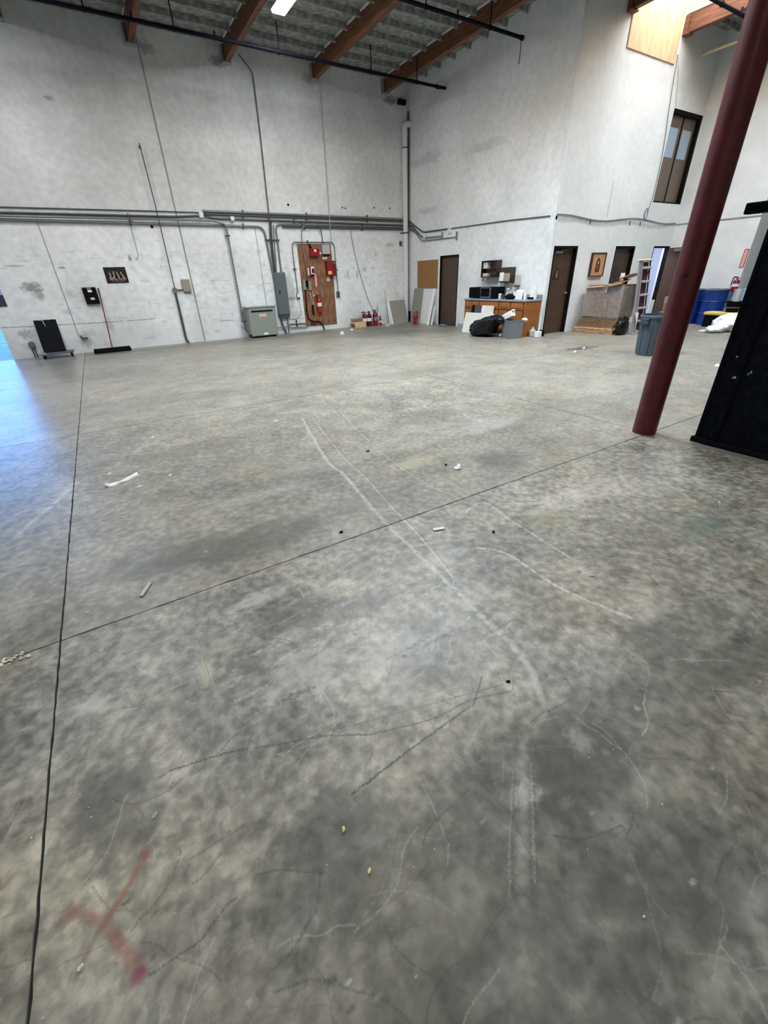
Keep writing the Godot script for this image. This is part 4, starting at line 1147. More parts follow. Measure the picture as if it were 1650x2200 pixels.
	for q in [[5.785, 1.36, 0.04, 0.14, "box_tan", "narrow tan box at the plywood's left edge"], [5.875, 1.39, 0.032, 0.09, "black", "little black box between the tan and grey boxes"], [5.965, 1.33, 0.045, 0.13, "transformer", "grey-green box beside the little black box on the plywood"]]:
		var x := thing("small_box", q[5], "box", Vector3(q[0], q[1], z))
		obj("housing", MB.new().span(Vector3(-q[2], -q[3], 0), Vector3(q[2], q[3], 0.06), 0.005), q[4], x)
		obj("lid", MB.new().span(Vector3(-q[2] * 0.85, -q[3] * 0.9, 0.06), Vector3(q[2] * 0.85, q[3] * 0.9, 0.066), 0.003), q[4], x)
	var hg := thing("hanging_leads", "tangle of thin leads and a black handset hanging on the plywood", "cable", Vector3(5.98, 1.2, z))
	obj("lead", MB.new().tube(bend([Vector3(-0.02, 0.0, 0.03), Vector3(-0.01, -0.2, 0.03), Vector3(0.03, -0.35, 0.03), Vector3(0.02, -0.5, 0.03)], 0.1), 0.007, 6), "conduit_white", hg)
	obj("lead", MB.new().tube(bend([Vector3(0.06, 0.0, 0.03), Vector3(0.08, -0.15, 0.03), Vector3(0.06, -0.4, 0.03)], 0.1), 0.006, 6), "yellow_pale", hg)
	obj("handset", MB.new().span(Vector3(-0.01, -0.72, 0.01), Vector3(0.05, -0.42, 0.05), 0.012), "black", hg)
	single("strain_knob", MB.new().lathe([Vector2(0, 0), Vector2(0.018, 0.0), Vector2(0.022, 0.02), Vector2(0.01, 0.05), Vector2(0, 0.05)], Vector3(6.08, 1.02, z + 0.03), 10), "cream", "small cream knob on the plywood left of the extinguisher", "knob")

func extinguisher(label: String, at: Vector3, r: float, h: float, m: String, hose := 1.0, turn := 0.0, lm := "paper") -> Node3D:
	var e := thing("fire_extinguisher", label, "extinguisher", at, turn)
	obj("cylinder", MB.new().lathe([Vector2(0, 0), Vector2(r * 0.85, 0), Vector2(r, r * 0.15), Vector2(r, h * 0.78), Vector2(r * 0.8, h * 0.88), Vector2(r * 0.34, h * 0.95), Vector2(r * 0.3, h)], Vector3.ZERO, 20), m, e)
	obj("valve", MB.new().cyl(Vector3(0, h, 0), Vector3(0, h + 0.04, 0), r * 0.28, -1, 10), "steel", e)
	obj("handle", MB.new().box(Vector3(r * 0.4, h + 0.05, 0), Vector3(r * 1.7, 0.014, 0.03), 0.004, Transform3D(Basis(Vector3.BACK, 0.25), Vector3(0, -0.01, 0))).box(Vector3(r * 0.3, h + 0.02, 0), Vector3(r * 1.3, 0.012, 0.03), 0.004), "rubber", e)
	obj("hose", MB.new().tube(bend([Vector3(0, h + 0.03, 0.01), Vector3(-r * 0.9, h + 0.06, 0.02), Vector3(-r * 1.22, h * 0.8, 0.03), Vector3(-r * 1.15, h * (1.0 - 0.75 * hose), 0.03)], 0.07), 0.012, 8), "rubber", e)
	obj("label", MB.new().lathe([Vector2(r + 0.0015, h * 0.38), Vector2(r + 0.0015, h * 0.62)], Vector3.ZERO, 20), lm, e)
	return e

func print_plate(w: float, h: float, mat) -> MB:
	return MB.new().uvmap(Vector3(-w * 0.5, -h * 0.5, 0), Vector3(w, h, 1)).span(Vector3(-w * 0.5, -h * 0.5, 0), Vector3(w * 0.5, h * 0.5, 0.006))

func long_wall_things():
	# dark picture with four pale upright shapes
	var im := Image.create_empty(128, 96, false, Image.FORMAT_RGBA8)
	im.fill(c8(20, 15, 18))
	var pale := c8(222, 182, 166)
	for q in [[30, 40, 26, 70], [52, 34, 46, 66], [72, 36, 76, 70], [96, 38, 104, 72]]:
		stroke(im, smooth_line([Vector2(q[0], q[1]), Vector2((q[0] + q[2]) * 0.5 + 4, (q[1] + q[3]) * 0.5), Vector2(q[2], q[3])], 6), 11, pale, 0.8, 4)
		dab(im, brush(4, c8(238, 222, 210), 0.9, 10, 10), q[0], q[1] - 6)
	for q in [[34, 72], [58, 74], [84, 73], [104, 70], [44, 66]]:
		dab(im, brush(1, pale, 0.7, 30, 18), q[0], q[1])
	stroke(im, smooth_line([Vector2(20, 44), Vector2(28, 26), Vector2(50, 22), Vector2(64, 34)], 6), 4, c8(190, 150, 150), 0.5, 4)
	stroke(im, smooth_line([Vector2(20, 60), Vector2(40, 84), Vector2(104, 82), Vector2(116, 62)], 6), 4, c8(226, 200, 200), 0.6, 4)
	dab(im, brush(2, c8(60, 66, 62), 0.6, 24, 22), 114, 16)
	var pm := texmat("picture_print", im, 0.5)
	var pic := single("wall_picture", print_plate(0.5, 0.36, pm), pm, "black picture with four pale upright shapes, stuck to the long wall", "picture")
	pic.position = Vector3(0.65, 1.76, W1)
	# poster cut by the left picture edge
	var im2 := Image.create_empty(64, 96, false, Image.FORMAT_RGBA8)
	im2.fill(c8(176, 196, 226))
	im2.fill_rect(Rect2i(0, 60, 64, 36), c8(62, 62, 92))
	stroke(im2, [Vector2(6, 76), Vector2(40, 70)], 6, c8(190, 170, 180), 0.6, 4)
	stroke(im2, [Vector2(10, 84), Vector2(30, 82)], 4, c8(200, 200, 214), 0.6, 4)
	var pm2 := texmat("poster_print", im2, 0.5)
	single("wall_poster", print_plate(0.5, 0.66, pm2), pm2, "pale blue and purple poster at the left picture edge", "poster").position = Vector3(-2.06 + 0.0, 1.5, W1 + 0.001)
	# black wall box with two small labels
	var b := thing("wall_box", "black box with two small pale labels mounted above the broom", "box", Vector3(-0.05, 1.32, W1))
	obj("housing", MB.new().span(Vector3(-0.15, -0.19, 0), Vector3(0.15, 0.19, 0.06), 0.006), "black", b)
	obj("lid", MB.new().span(Vector3(-0.14, -0.18, 0.06), Vector3(0.14, 0.02, 0.09), 0.006), "black", b)
	obj("label", MB.new().span(Vector3(-0.04, 0.08, 0.06), Vector3(0.05, 0.135, 0.064)), "paper", b)
	obj("label", MB.new().span(Vector3(-0.05, 0.155, 0.06), Vector3(0.05, 0.18, 0.064)), "box_tan", b)
	obj("label", MB.new().span(Vector3(-0.03, -0.09, 0.09), Vector3(0.06, -0.04, 0.094)), "cream", b)
	# push broom
	var br := thing("push_broom", "push broom with a long brown handle leaning on the wall", "broom", Vector3(0.03, 0, -13.66))
	obj("handle", MB.new().tube([Vector3(0.0, 0.09, 0.0), Vector3(0.06, 0.7, -0.24), Vector3(0.125, 1.46, -0.45)], 0.014, 8), "red_dark", br)
	obj("grip", MB.new().tube([Vector3(0.116, 1.36, -0.42), Vector3(0.126, 1.48, -0.457)], 0.018, 8), "bronze", br)
	obj("block", MB.new().box(Vector3(0, 0.1, 0.0), Vector3(0.84, 0.035, 0.07), 0.01, Transform3D(Basis(Vector3.UP, 0.06), Vector3.ZERO)), "black", br)
	var bs := obj("bristles", MB.new().box(Vector3(0, 0.043, 0.0), Vector3(0.86, 0.084, 0.085), 0.012, Transform3D(Basis(Vector3.UP, 0.06), Vector3.ZERO)), "rubber", br)
	bs.set_meta("kind", "stuff")
	# dolly with a black board standing on it
	var d := thing("dolly", "low four-wheel dolly by the wall under the black board", "dolly", Vector3(-1.18, 0, -13.72), 0.0)
	obj("deck", MB.new().span(Vector3(-0.32, 0.1, -0.2), Vector3(0.36, 0.135, 0.2), 0.006), "dolly", d)
	for q in [[-0.27, 0.16], [0.3, 0.14], [-0.27, -0.15], [0.3, -0.15]]:
		var w := obj("caster", MB.new().cyl(Vector3(q[0] - 0.018, 0.05, q[1]), Vector3(q[0] + 0.018, 0.05, q[1]), 0.05, -1, 16), "rubber", d)
		obj("fork", MB.new().span(Vector3(q[0] - 0.03, 0.05, q[1] - 0.012), Vector3(q[0] - 0.02, 0.1, q[1] + 0.012)).span(Vector3(q[0] + 0.02, 0.05, q[1] - 0.012), Vector3(q[0] + 0.03, 0.1, q[1] + 0.012)), "steel", w)
	obj("bumper", MB.new().span(Vector3(-0.36, 0.09, 0.1), Vector3(-0.2, 0.15, 0.22), 0.01), "steel", d)
	var bd := thing("black_board", "tall black board leaning on the wall, standing on the dolly", "board", Vector3(-1.2, 0.135, -13.66))
	var tilt := Transform3D(Basis(Vector3.RIGHT, -0.5), Vector3.ZERO)
	obj("panel", MB.new().box(Vector3(0.0, 0.4, 0), Vector3(0.46, 0.8, 0.045), 0.008, tilt), "navy_black", bd)
	obj("strap", MB.new().tube([tilt * Vector3(-0.06, 0.81, 0.028), tilt * Vector3(-0.04, 0.76, 0.03), tilt * Vector3(-0.02, 0.64, 0.03)], 0.008, 6), "conduit_white", bd)
	obj("label", MB.new().box(Vector3(-0.09, 0.795, 0.0235), Vector3(0.05, 0.012, 0.002), 0.0, tilt), "paper", bd)

func corner_things():
	var dp := thing("downpipe", "tall white drain pipe in the corner with an elbow at its top", "pipe", Vector3(9.66, 0, W1 + 0.09))
	obj("lower_length", MB.new().cyl(Vector3(0.02, 0, 0), Vector3(0.01, 1.9, 0), 0.078, -1, 18), "white", dp)
	obj("shaft", MB.new().tube(bend([Vector3(0.01, 1.9, 0), Vector3(0.0, 5.58, 0), Vector3(0.2, 5.6, 0.0)], 0.16, 8), 0.08, 18), "white", dp)
	obj("coupling", MB.new().cyl(Vector3(0.01, 1.86, 0), Vector3(0.01, 1.96, 0), 0.088, -1, 18), "white", dp)
	obj("coupling", MB.new().cyl(Vector3(0.0, 5.3, 0), Vector3(0.0, 5.4, 0), 0.09, -1, 18), "white", dp)
	obj("strap", MB.new().cyl(Vector3(0.01, 2.76, 0), Vector3(0.01, 2.8, 0), 0.085, -1, 18).span(Vector3(-0.16, 2.765, -0.085), Vector3(0.2, 2.795, -0.07)), "conduit_dark", dp)
	obj("strap", MB.new().cyl(Vector3(0.0, 5.0, 0), Vector3(0.0, 5.03, 0), 0.085, -1, 18), "conduit_dark", dp)
	single("vent_pipe", MB.new().cyl(Vector3(9.815, 2.95, W1 + 0.05), Vector3(9.815, 5.9, W1 + 0.05), 0.03, -1, 10), "conduit_dark", "dark upright conduit in the wall corner right of the white drain pipe", "conduit")
	single("corner_conduit", MB.new().cyl(Vector3(9.825, 0.36, W1 + 0.04), Vector3(9.825, 2.85, W1 + 0.04), 0.014, -1, 8), "conduit", "thin grey conduit low in the wall corner behind the drain pipe", "conduit")
	single("corner_box", MB.new().span(Vector3(9.77, 0.02, W1), Vector3(9.86, 0.36, W1 + 0.12), 0.008), "black", "black box at the foot of the wall corner", "box")
	single("pipe_bracket", MB.new().span(Vector3(9.46, 2.42, W1), Vector3(9.54, 2.55, W1 + 0.06), 0.005), "conduit_dark", "small grey box on the wall left of the drain pipe", "box")
	for q in [[[[9.72, 3.17, W1 + 0.05], [9.83, 3.12, W1 + 0.1], [9.84, 3.05, W1 + 0.2], [9.845, 2.74, -13.3], [9.845, 2.72, -11.95]], 0.02, "conduit_dark", "upper conduit turning the corner and stepping down to a white bracket"],
			[[[9.72, 2.95, W1 + 0.05], [9.83, 2.93, W1 + 0.08], [9.845, 2.9, W1 + 0.25], [9.845, 2.5, -13.38], [9.845, 2.48, -11.6]], 0.016, "conduit", "lowest conduit around the corner, ending in a hooked bracket"],
			[[[9.72, 2.89, W1 + 0.05], [9.83, 2.87, W1 + 0.08], [9.835, 2.84, W1 + 0.25], [9.845, 2.58, -13.25], [9.845, 2.555, -12.3]], 0.018, "conduit", "middle conduit around the corner, passing the small round box"],
			[[[9.72, 3.02, W1 + 0.05], [9.82, 3.0, W1 + 0.1], [9.84, 2.98, W1 + 0.22], [9.845, 2.62, -13.4], [9.845, 2.6, -13.2]], 0.02, "conduit_dark", "short conduit around the corner, ending at the round box"],
			[[[9.845, 2.72, -11.95], [9.85, 2.71, -11.2], [9.85, 2.69, -9.6], [9.85, 2.645, -8.2]], 0.012, "conduit_dark", "thin grey cable running level along the side wall to the block corner"]]:
		var pts := []
		for v in q[0]:
			pts.append(Vector3(v[0], v[1], v[2]))
		single("corner_cable" if q[1] < 0.013 else "corner_conduit", MB.new().tube(bend(pts, 0.12), q[1], 8), q[2], q[3], "cable" if q[1] < 0.013 else "conduit")
	single("round_box", MB.new().cyl(Vector3(W2, 2.64, -13.17), Vector3(W2 - 0.07, 2.64, -13.17), 0.075, -1, 16), "white", "round white junction box near the corner above the corkboard", "box")
	single("hook_bracket", MB.new().span(Vector3(W2 - 0.06, 2.4, -11.6), Vector3(W2, 2.62, -11.57), 0.004), "conduit", "grey end bracket of the lowest corner conduit", "bracket")
	single("pipe_clip", MB.new().span(Vector3(W2 - 0.05, 2.5, -12.3), Vector3(W2, 2.66, -12.275), 0.004), "conduit", "grey end clip of the middle corner conduit", "bracket")
	single("white_bracket", MB.new().span(Vector3(W2 - 0.06, 2.6, -12.0), Vector3(W2, 2.73, -11.86), 0.005), "white", "white plate bracket below the thin cable above the left brown door", "bracket")
	# corner clutter
	var bx := thing("cardboard_box", "small open cardboard box on the floor left of the extinguishers", "box", Vector3(7.5, 0, -13.78))
	obj("body", MB.new().span(Vector3(-0.22, 0, -0.12), Vector3(0.22, 0.17, 0.13), 0.004), "cardboard_light", bx)
	obj("back_flap", MB.new().box(Vector3(0, 0.23, -0.13), Vector3(0.44, 0.13, 0.006), 0.0, Transform3D(Basis(Vector3.RIGHT, -0.12), Vector3.ZERO)), "cardboard", bx)
	obj("side_flap", MB.new().box(Vector3(-0.26, 0.12, 0.0), Vector3(0.006, 0.12, 0.24), 0.0, Transform3D(Basis(Vector3.BACK, 0.35), Vector3(0.05, 0.05, 0))), "cardboard", bx)
	extinguisher("dark red fire extinguisher, leftmost of the cluster by the cardboard box", Vector3(7.86, 0, -13.98), 0.075, 0.42, "red_dark", 0.5)
	extinguisher("dark red fire extinguisher, middle of the cluster by the cardboard box", Vector3(8.03, 0, -13.95), 0.085, 0.42, "red_dark", 0.4, 0.6)
	extinguisher("red fire extinguisher with a blue label and looped black hose", Vector3(8.22, 0, -13.86), 0.09, 0.46, "red", 1.0, 0.2, "blue_label")
	extinguisher("small red fire extinguisher standing alone against the long wall", Vector3(8.46, 0, -13.92), 0.045, 0.24, "red_bright", 0.4, 0.3)
	extinguisher("red fire extinguisher in front of the tall grey board", Vector3(9.38, 0, -13.08), 0.075, 0.36, "red", 0.7, 2.6, "red")
	var lean := func(called: String, label: String, cat: String, foot: Vector3, w: float, h: float, th: float, turn: float, ang: float, m: String, roll := 0.0):
		var t := thing(called, label, cat, foot, turn)
		obj("sheet", MB.new().box(Vector3(0, h * 0.5, 0), Vector3(w, h, th), 0.003, Transform3D(Basis(Vector3.BACK, roll) * Basis(Vector3.RIGHT, -ang), Vector3.ZERO)), m, t)
	lean.call("tall_board", "tall white panel leaning on the long wall behind the grey tile", "panel", Vector3(9.02, 0.0, -13.88), 0.4, 1.13, 0.012, 0.0, 0.22, "skin_board", 0.0)
	lean.call("ceiling_tile", "square grey ceiling tile leaning in front of the white panel", "tile", Vector3(9.24, 0.0, -13.74), 0.62, 0.8, 0.02, -0.06, 0.36, "tile_gray", 0.03)
	lean.call("white_board_edge", "narrow white board edge showing left of the grey ceiling tile", "board", Vector3(8.93, 0.0, -13.81), 0.12, 0.84, 0.02, 0.0, 0.32, "paper", 0.0)
	lean.call("gray_board", "tall grey board leaning on the side wall below the corkboard", "board", Vector3(9.66, 0.0, -13.5), 0.56, 1.12, 0.015, -PI / 2, 0.17, "tile_gray", 0.0)
	lean.call("white_board", "wide white board leaning below the corkboard, right of the grey board", "board", Vector3(9.7, 0.0, -12.98), 0.6, 1.1, 0.015, -PI / 2, 0.14, "white", 0.0)
	lean.call("white_plank", "long white plank leaning on the side wall left of the brown door", "plank", Vector3(9.5, 0.0, -12.5), 0.13, 1.15, 0.02, -PI / 2, 0.28, "paper", 0.06)
	lean.call("white_plank", "shorter white plank leaning between the long plank and brown door", "plank", Vector3(9.62, 0.0, -12.46), 0.12, 0.58, 0.02, -PI / 2, 0.3, "paper", 0.1)
	var cb := thing("corkboard", "tan corkboard on the side wall left of the brown door", "board", Vector3(W2, 1.52, -13.04), -PI / 2)
	obj("cork_sheet", MB.new().span(Vector3(-0.56, -0.41, 0), Vector3(0.56, 0.41, 0.014), 0.002), "cork", cb)
	obj("rim", MB.new().span(Vector3(-0.57, 0.41, 0), Vector3(0.57, 0.42, 0.018)).span(Vector3(-0.57, -0.42, 0), Vector3(0.57, -0.41, 0.018)).span(Vector3(-0.57, -0.41, 0), Vector3(-0.56, 0.41, 0.018)).span(Vector3(0.56, -0.41, 0), Vector3(0.57, 0.41, 0.018)), "box_tan", cb)
	single("blue_rag", MB.new().lump(Vector3(0.1, 0.03, 0.16), Vector3(9.72, 0.019, -11.95), noise(5, 0.02, 2), 0.25, 8, 12), "blue_label", "small blue-grey rag on the floor before the left brown door", "rag")
	door("door_1", "plain brown door in the side wall beside the corkboard", Vector3(W2, 0, -11.93), -PI / 2, 0.92, 0.06, 0.035)

func door(called: String, label: String, at: Vector3, turn: float, w: float, rec: float, jamb: float) -> Node3D:   # opening width w, leaf set back by rec
	var d := struct_node(called, label, "door")
	d.position = at
	d.rotation.y = turn
	var h := 2.03
	var x := w * 0.5
	obj("frame", MB.new().span(Vector3(-x, 0, -rec - 0.06), Vector3(-x + jamb, h, 0.004), 0.003).span(Vector3(x - jamb, 0, -rec - 0.06), Vector3(x, h, 0.004), 0.003).span(Vector3(-x, h - jamb * 1.3, -rec - 0.06), Vector3(x, h, 0.004), 0.003), "frame_black", d)
	obj("leaf", MB.new().span(Vector3(-x + jamb, 0.012, -rec - 0.05), Vector3(x - jamb, h - jamb * 1.3, -rec), 0.002), "door_wood", d)
	return d

func kitchen():
	var x0 := 9.25
	var c := thing("base_cabinet", "oak base cabinet with drawers and doors along the side wall", "cabinet", Vector3(W2 - 0.01, 0, -9.27), -PI / 2)
	# local: x along the wall (+x towards the camera), z out from the wall
	obj("carcass", MB.new().span(Vector3(-1.15, 0.1, 0), Vector3(1.13, 0.83, 0.58), 0.003), "oak_frame", c)
	obj("end_panel", MB.new().span(Vector3(1.13, 0.0, 0), Vector3(1.15, 0.83, 0.6), 0.003), "oak", c)
	obj("toe_kick", MB.new().span(Vector3(-1.13, 0, 0.0), Vector3(1.12, 0.1, 0.52)), "oak", c)
	var f := func(kind: String, a: float, b: float, y0: float, y1: float):
		var m := MB.new().span(Vector3(a, y0, 0.58), Vector3(b, y1, 0.6), 0.004)
		var o := obj(kind, m, "oak", c)
		var k := minf(0.05, (b - a) * 0.2)
		obj("raised_panel", MB.new().span(Vector3(a + k, y0 + 0.04, 0.598), Vector3(b - k, y1 - 0.04, 0.612), 0.008), "oak", o)
	f.call("drawer", -1.13, -0.86, 0.64, 0.81)
	f.call("drawer", -1.13, -0.86, 0.38, 0.61)
	f.call("drawer", -1.13, -0.86, 0.12, 0.35)
	f.call("drawer", -0.83, -0.55, 0.64, 0.81)
	f.call("door", -0.83, -0.55, 0.12, 0.61)
	f.call("drawer_front", -0.52, 0.22, 0.64, 0.81)
	f.call("door", -0.52, -0.16, 0.12, 0.61)
	f.call("door", -0.14, 0.22, 0.12, 0.61)
	f.call("drawer", 0.26, 0.64, 0.64, 0.81)
	f.call("door", 0.26, 0.64, 0.12, 0.61)
	f.call("drawer", 0.68, 1.08, 0.64, 0.81)
	f.call("door", 0.68, 1.08, 0.12, 0.61)
	var ct := thing("countertop", "grey laminate countertop with a low splashback on the oak cabinet", "counter", Vector3(W2 - 0.01, 0.83, -9.27), -PI / 2)
	obj("slab", MB.new().span(Vector3(-1.17, 0, 0), Vector3(1.17, 0.04, 0.62), 0.006), "counter", ct)
	obj("splashback", MB.new().span(Vector3(-1.17, 0.04, 0), Vector3(1.17, 0.14, 0.02), 0.004), "counter", ct)
	var top := 0.87
	var P := func(along: float, out: float) -> Vector3: return Vector3(W2 - 0.01 - out, top, -9.27 + along)
	var mw := func(label: String, a: float, b: float, h: float, silver: bool):
		var w := b - a
		var t := thing("microwave", label, "microwave", P.call((a + b) * 0.5, 0.1), -PI / 2)
		obj("body", MB.new().span(Vector3(-w * 0.5, 0.012, 0), Vector3(w * 0.5, h, 0.36), 0.01), "black", t)
		obj("door", MB.new().span(Vector3(-w * 0.5 + 0.005, 0.02, 0.36), Vector3(w * 0.2, h - 0.008, 0.375), 0.006), "panel_gray" if silver else "black", t)
		obj("window", MB.new().span(Vector3(-w * 0.5 + 0.03, 0.055, 0.375), Vector3(w * 0.2 - 0.03, h - 0.03, 0.378), 0.002), "navy_black", t)
		obj("control_panel", MB.new().span(Vector3(w * 0.2 + 0.005, 0.02, 0.36), Vector3(w * 0.5 - 0.005, h - 0.008, 0.37), 0.004), "black", t)
		obj("handle", MB.new().span(Vector3(w * 0.2 - 0.022, 0.05, 0.375), Vector3(w * 0.2 - 0.008, h - 0.03, 0.4), 0.005), "conduit" if silver else "black", t)
		for q in [[-1, 0.04], [1, 0.04], [-1, 0.32], [1, 0.32]]:
			obj("foot", MB.new().cyl(Vector3(q[0] * w * 0.42, 0, q[1]), Vector3(q[0] * w * 0.42, 0.012, q[1]), 0.015, -1, 8), "rubber", t)
	mw.call("plain black microwave at the left end of the counter", -1.12, -0.66, 0.285, false)
	mw.call("black microwave with a grey door frame, second on the counter", -0.65, -0.06, 0.29, true)
	var put := func(called: String, mb: MB, m, label: String, cat: String, a: float, o: float):
		return single(called, mb, m, label, cat, "", P.call(a, o), -PI / 2)
	put.call("small_carton", MB.new().span(Vector3(-0.03, 0, -0.03), Vector3(0.03, 0.13, 0.03), 0.004), "paper", "little white carton right beside the grey-framed microwave", "carton", 0.0, 0.34)
	var tp := thing("tape_roll", "dark roll of tape standing on the counter near the microwaves", "tape", P.call(0.13, 0.36), -PI / 2)
	obj("ring", MB.new().lathe([Vector2(0.035, -0.02), Vector2(0.06, -0.02), Vector2(0.06, 0.02), Vector2(0.035, 0.02), Vector2(0.035, -0.02)], Vector3.ZERO, 18, Transform3D(Basis(Vector3.RIGHT, PI / 2), Vector3(0, 0.06, 0))), "maroon", tp)
	obj("core", MB.new().lathe([Vector2(0.03, -0.021), Vector2(0.035, -0.021), Vector2(0.035, 0.021), Vector2(0.03, 0.021), Vector2(0.03, -0.021)], Vector3.ZERO, 18, Transform3D(Basis(Vector3.RIGHT, PI / 2), Vector3(0, 0.06, 0))), "cardboard", tp)
	var bt := thing("spray_bottle", "clear spray bottle with pale blue liquid on the counter", "bottle", P.call(0.28, 0.36), -PI / 2)
	obj("bottle", MB.new().lathe([Vector2(0, 0), Vector2(0.05, 0), Vector2(0.052, 0.02), Vector2(0.05, 0.13), Vector2(0.018, 0.19), Vector2(0.015, 0.22)], Vector3.ZERO, 16), "glass_clear", bt)
	obj("liquid", MB.new().lathe([Vector2(0, 0.003), Vector2(0.046, 0.003), Vector2(0.047, 0.07), Vector2(0, 0.07)], Vector3.ZERO, 16), "blue_pale", bt)
	obj("trigger_head", MB.new().span(Vector3(-0.02, 0.22, -0.02), Vector3(0.05, 0.26, 0.02), 0.008), "plastic_white", bt)
	put.call("dark_rod", MB.new().cyl(Vector3(0, 0, 0), Vector3(-0.06, 0.2, -0.04), 0.008, -1, 8), "conduit_dark", "thin dark rod leaning between the spray bottle and black cloth", "rod", 0.41, 0.3)
	put.call("black_cloth", MB.new().lump(Vector3(0.17, 0.08, 0.13), Vector3(0, 0.05, 0), noise(8, 0.02, 3), 0.22, 12, 20), "rubber", "crumpled black cloth lying on the counter", "cloth", 0.47, 0.42)
	var cup := func(label: String, r: float, h: float, a: float, o: float):
		put.call("paper_cup", MB.new().lathe([Vector2(0, 0), Vector2(r * 0.8, 0), Vector2(r, h), Vector2(r * 0.9, h), Vector2(r * 0.72, 0.01), Vector2(0, 0.01)], Vector3.ZERO, 16), "paper", label, "cup", a, o)
	cup.call("white paper cup stack between the black cloth and white box", 0.04, 0.18, 0.6, 0.42)
	cup.call("white paper cup in front of the tall white papers", 0.04, 0.19, 0.97, 0.44)
	cup.call("last white cup at the right end of the counter", 0.05, 0.15, 1.09, 0.2)
	var wb := thing("white_box", "tilted white box on the counter between the paper cups", "box", P.call(0.74, 0.36), -PI / 2 + 0.25)
	obj("body", MB.new().span(Vector3(-0.1, 0, -0.08), Vector3(0.1, 0.16, 0.08), 0.005), "paper", wb)
	obj("lid_flap", MB.new().box(Vector3(0.0, 0.19, -0.06), Vector3(0.2, 0.005, 0.1), 0.0, Transform3D(Basis(Vector3.RIGHT, 0.5), Vector3(0, 0, 0.0))), "paper", wb)
	put.call("black_tin", MB.new().cyl(Vector3.ZERO, Vector3(0, 0.14, 0), 0.035, -1, 14), "black", "black tin standing right of the tilted white box", "tin", 0.89, 0.36)
	var hl := thing("paper_holder", "tall curled white papers standing in a black holder", "papers", P.call(1.0, 0.22), -PI / 2)
	obj("holder", MB.new().span(Vector3(-0.09, 0, -0.06), Vector3(0.09, 0.05, 0.06), 0.006), "black", hl)
	for k in 3:
		var g := []
		for i in 7:
			var row := []
			for j in 5:
				row.append(Vector3(-0.07 + 0.035 * j + 0.02 * k, 0.04 + 0.05 * i - 0.03 * k, -0.04 + 0.035 * k - 0.02 * sin(i * 0.4) * (j - 2) * 0.4))
			g.append(row)
		obj("paper_sheet", MB.new().grid(g), "paper", hl)
	# wall fittings above the counter
	var sh := thing("wall_shelf", "small brown see-through shelf rack on the wall above the microwaves", "shelf", Vector3(W2, 1.6, -9.95), -PI / 2)
	obj("back_plate", MB.new().span(Vector3(-0.3, -0.21, 0), Vector3(0.3, 0.21, 0.012), 0.004), "brown_clear", sh)
	for x in [-0.3, 0.29]:
		obj("side_plate", MB.new().span(Vector3(x, -0.21, 0), Vector3(x + 0.012, 0.2, 0.2), 0.004), "bronze", sh)
	for y in [-0.2, 0.0, 0.19]:
		obj("shelf_plate", MB.new().span(Vector3(-0.3, y, 0), Vector3(0.3, y + 0.012, 0.2), 0.003), "bronze", sh)
	obj("front_rail", MB.new().cyl(Vector3(-0.3, 0.11, 0.2), Vector3(0.3, 0.11, 0.2), 0.006, -1, 6).cyl(Vector3(-0.3, -0.1, 0.2), Vector3(0.3, -0.1, 0.2), 0.006, -1, 6), "bronze", sh)
	single("paper_pack", MB.new().span(Vector3(W2 - 0.15, 1.613, -10.22), Vector3(W2 - 0.03, 1.77, -10.04), 0.005), "paper", "white pack on the upper level of the brown wall rack", "pack")
	single("paper_pack", MB.new().span(Vector3(W2 - 0.15, 1.412, -10.22), Vector3(W2 - 0.03, 1.5, -10.02), 0.005), "cream", "cream pack on the lower level of the brown wall rack", "pack")
	single("dark_bundle", MB.new().lump(Vector3(0.08, 0.09, 0.16), Vector3(W2 - 0.1, 1.468, -9.8), noise(9, 0.02, 3), 0.2, 10, 16), "bronze", "dark brown bundle on the lower level of the wall rack", "bundle")
	var td := thing("towel_dispenser", "brown paper-towel dispenser with a white notice on its front", "dispenser", Vector3(W2, 1.42, -9.32), -PI / 2)
	obj("housing", MB.new().prism(PackedVector2Array([Vector2(0, -0.18), Vector2(0.18, -0.16), Vector2(0.2, 0.1), Vector2(0.14, 0.2), Vector2(0, 0.2)]), 0.4, Transform3D(Basis(Vector3.BACK, Vector3.UP, Vector3.RIGHT), Vector3(-0.2, 0, 0))), "bronze", td)
	obj("front_cover", MB.new().box(Vector3(0.0, -0.03, 0.194), Vector3(0.38, 0.24, 0.014), 0.004, Transform3D(Basis(Vector3.RIGHT, -0.07), Vector3.ZERO)), "box_tan", td)
	obj("notice", MB.new().box(Vector3(-0.1, -0.03, 0.203), Vector3(0.15, 0.22, 0.002), 0.0, Transform3D(Basis(Vector3.RIGHT, -0.07), Vector3.ZERO)), "paper", td)
	var sd := thing("soap_dispenser", "white soap dispenser right of the towel dispenser", "dispenser", Vector3(W2, 1.3, -8.97), -PI / 2)
	obj("housing", MB.new().span(Vector3(-0.075, -0.12, 0), Vector3(0.075, 0.14, 0.1), 0.02), "soap", sd)
	obj("lever", MB.new().span(Vector3(-0.06, -0.15, 0.0), Vector3(0.05, -0.11, 0.13), 0.008), "conduit_dark", sd)
	var ls := thing("light_switch", "grey wall switch plate above the left microwave", "switch", Vector3(W2, 1.36, -10.35), -PI / 2)
	obj("plate", MB.new().span(Vector3(-0.035, -0.06, 0), Vector3(0.035, 0.06, 0.006), 0.002), "conduit", ls)
	obj("toggle", MB.new().span(Vector3(-0.008, -0.015, 0.006), Vector3(0.008, 0.015, 0.018), 0.002), "white", ls)
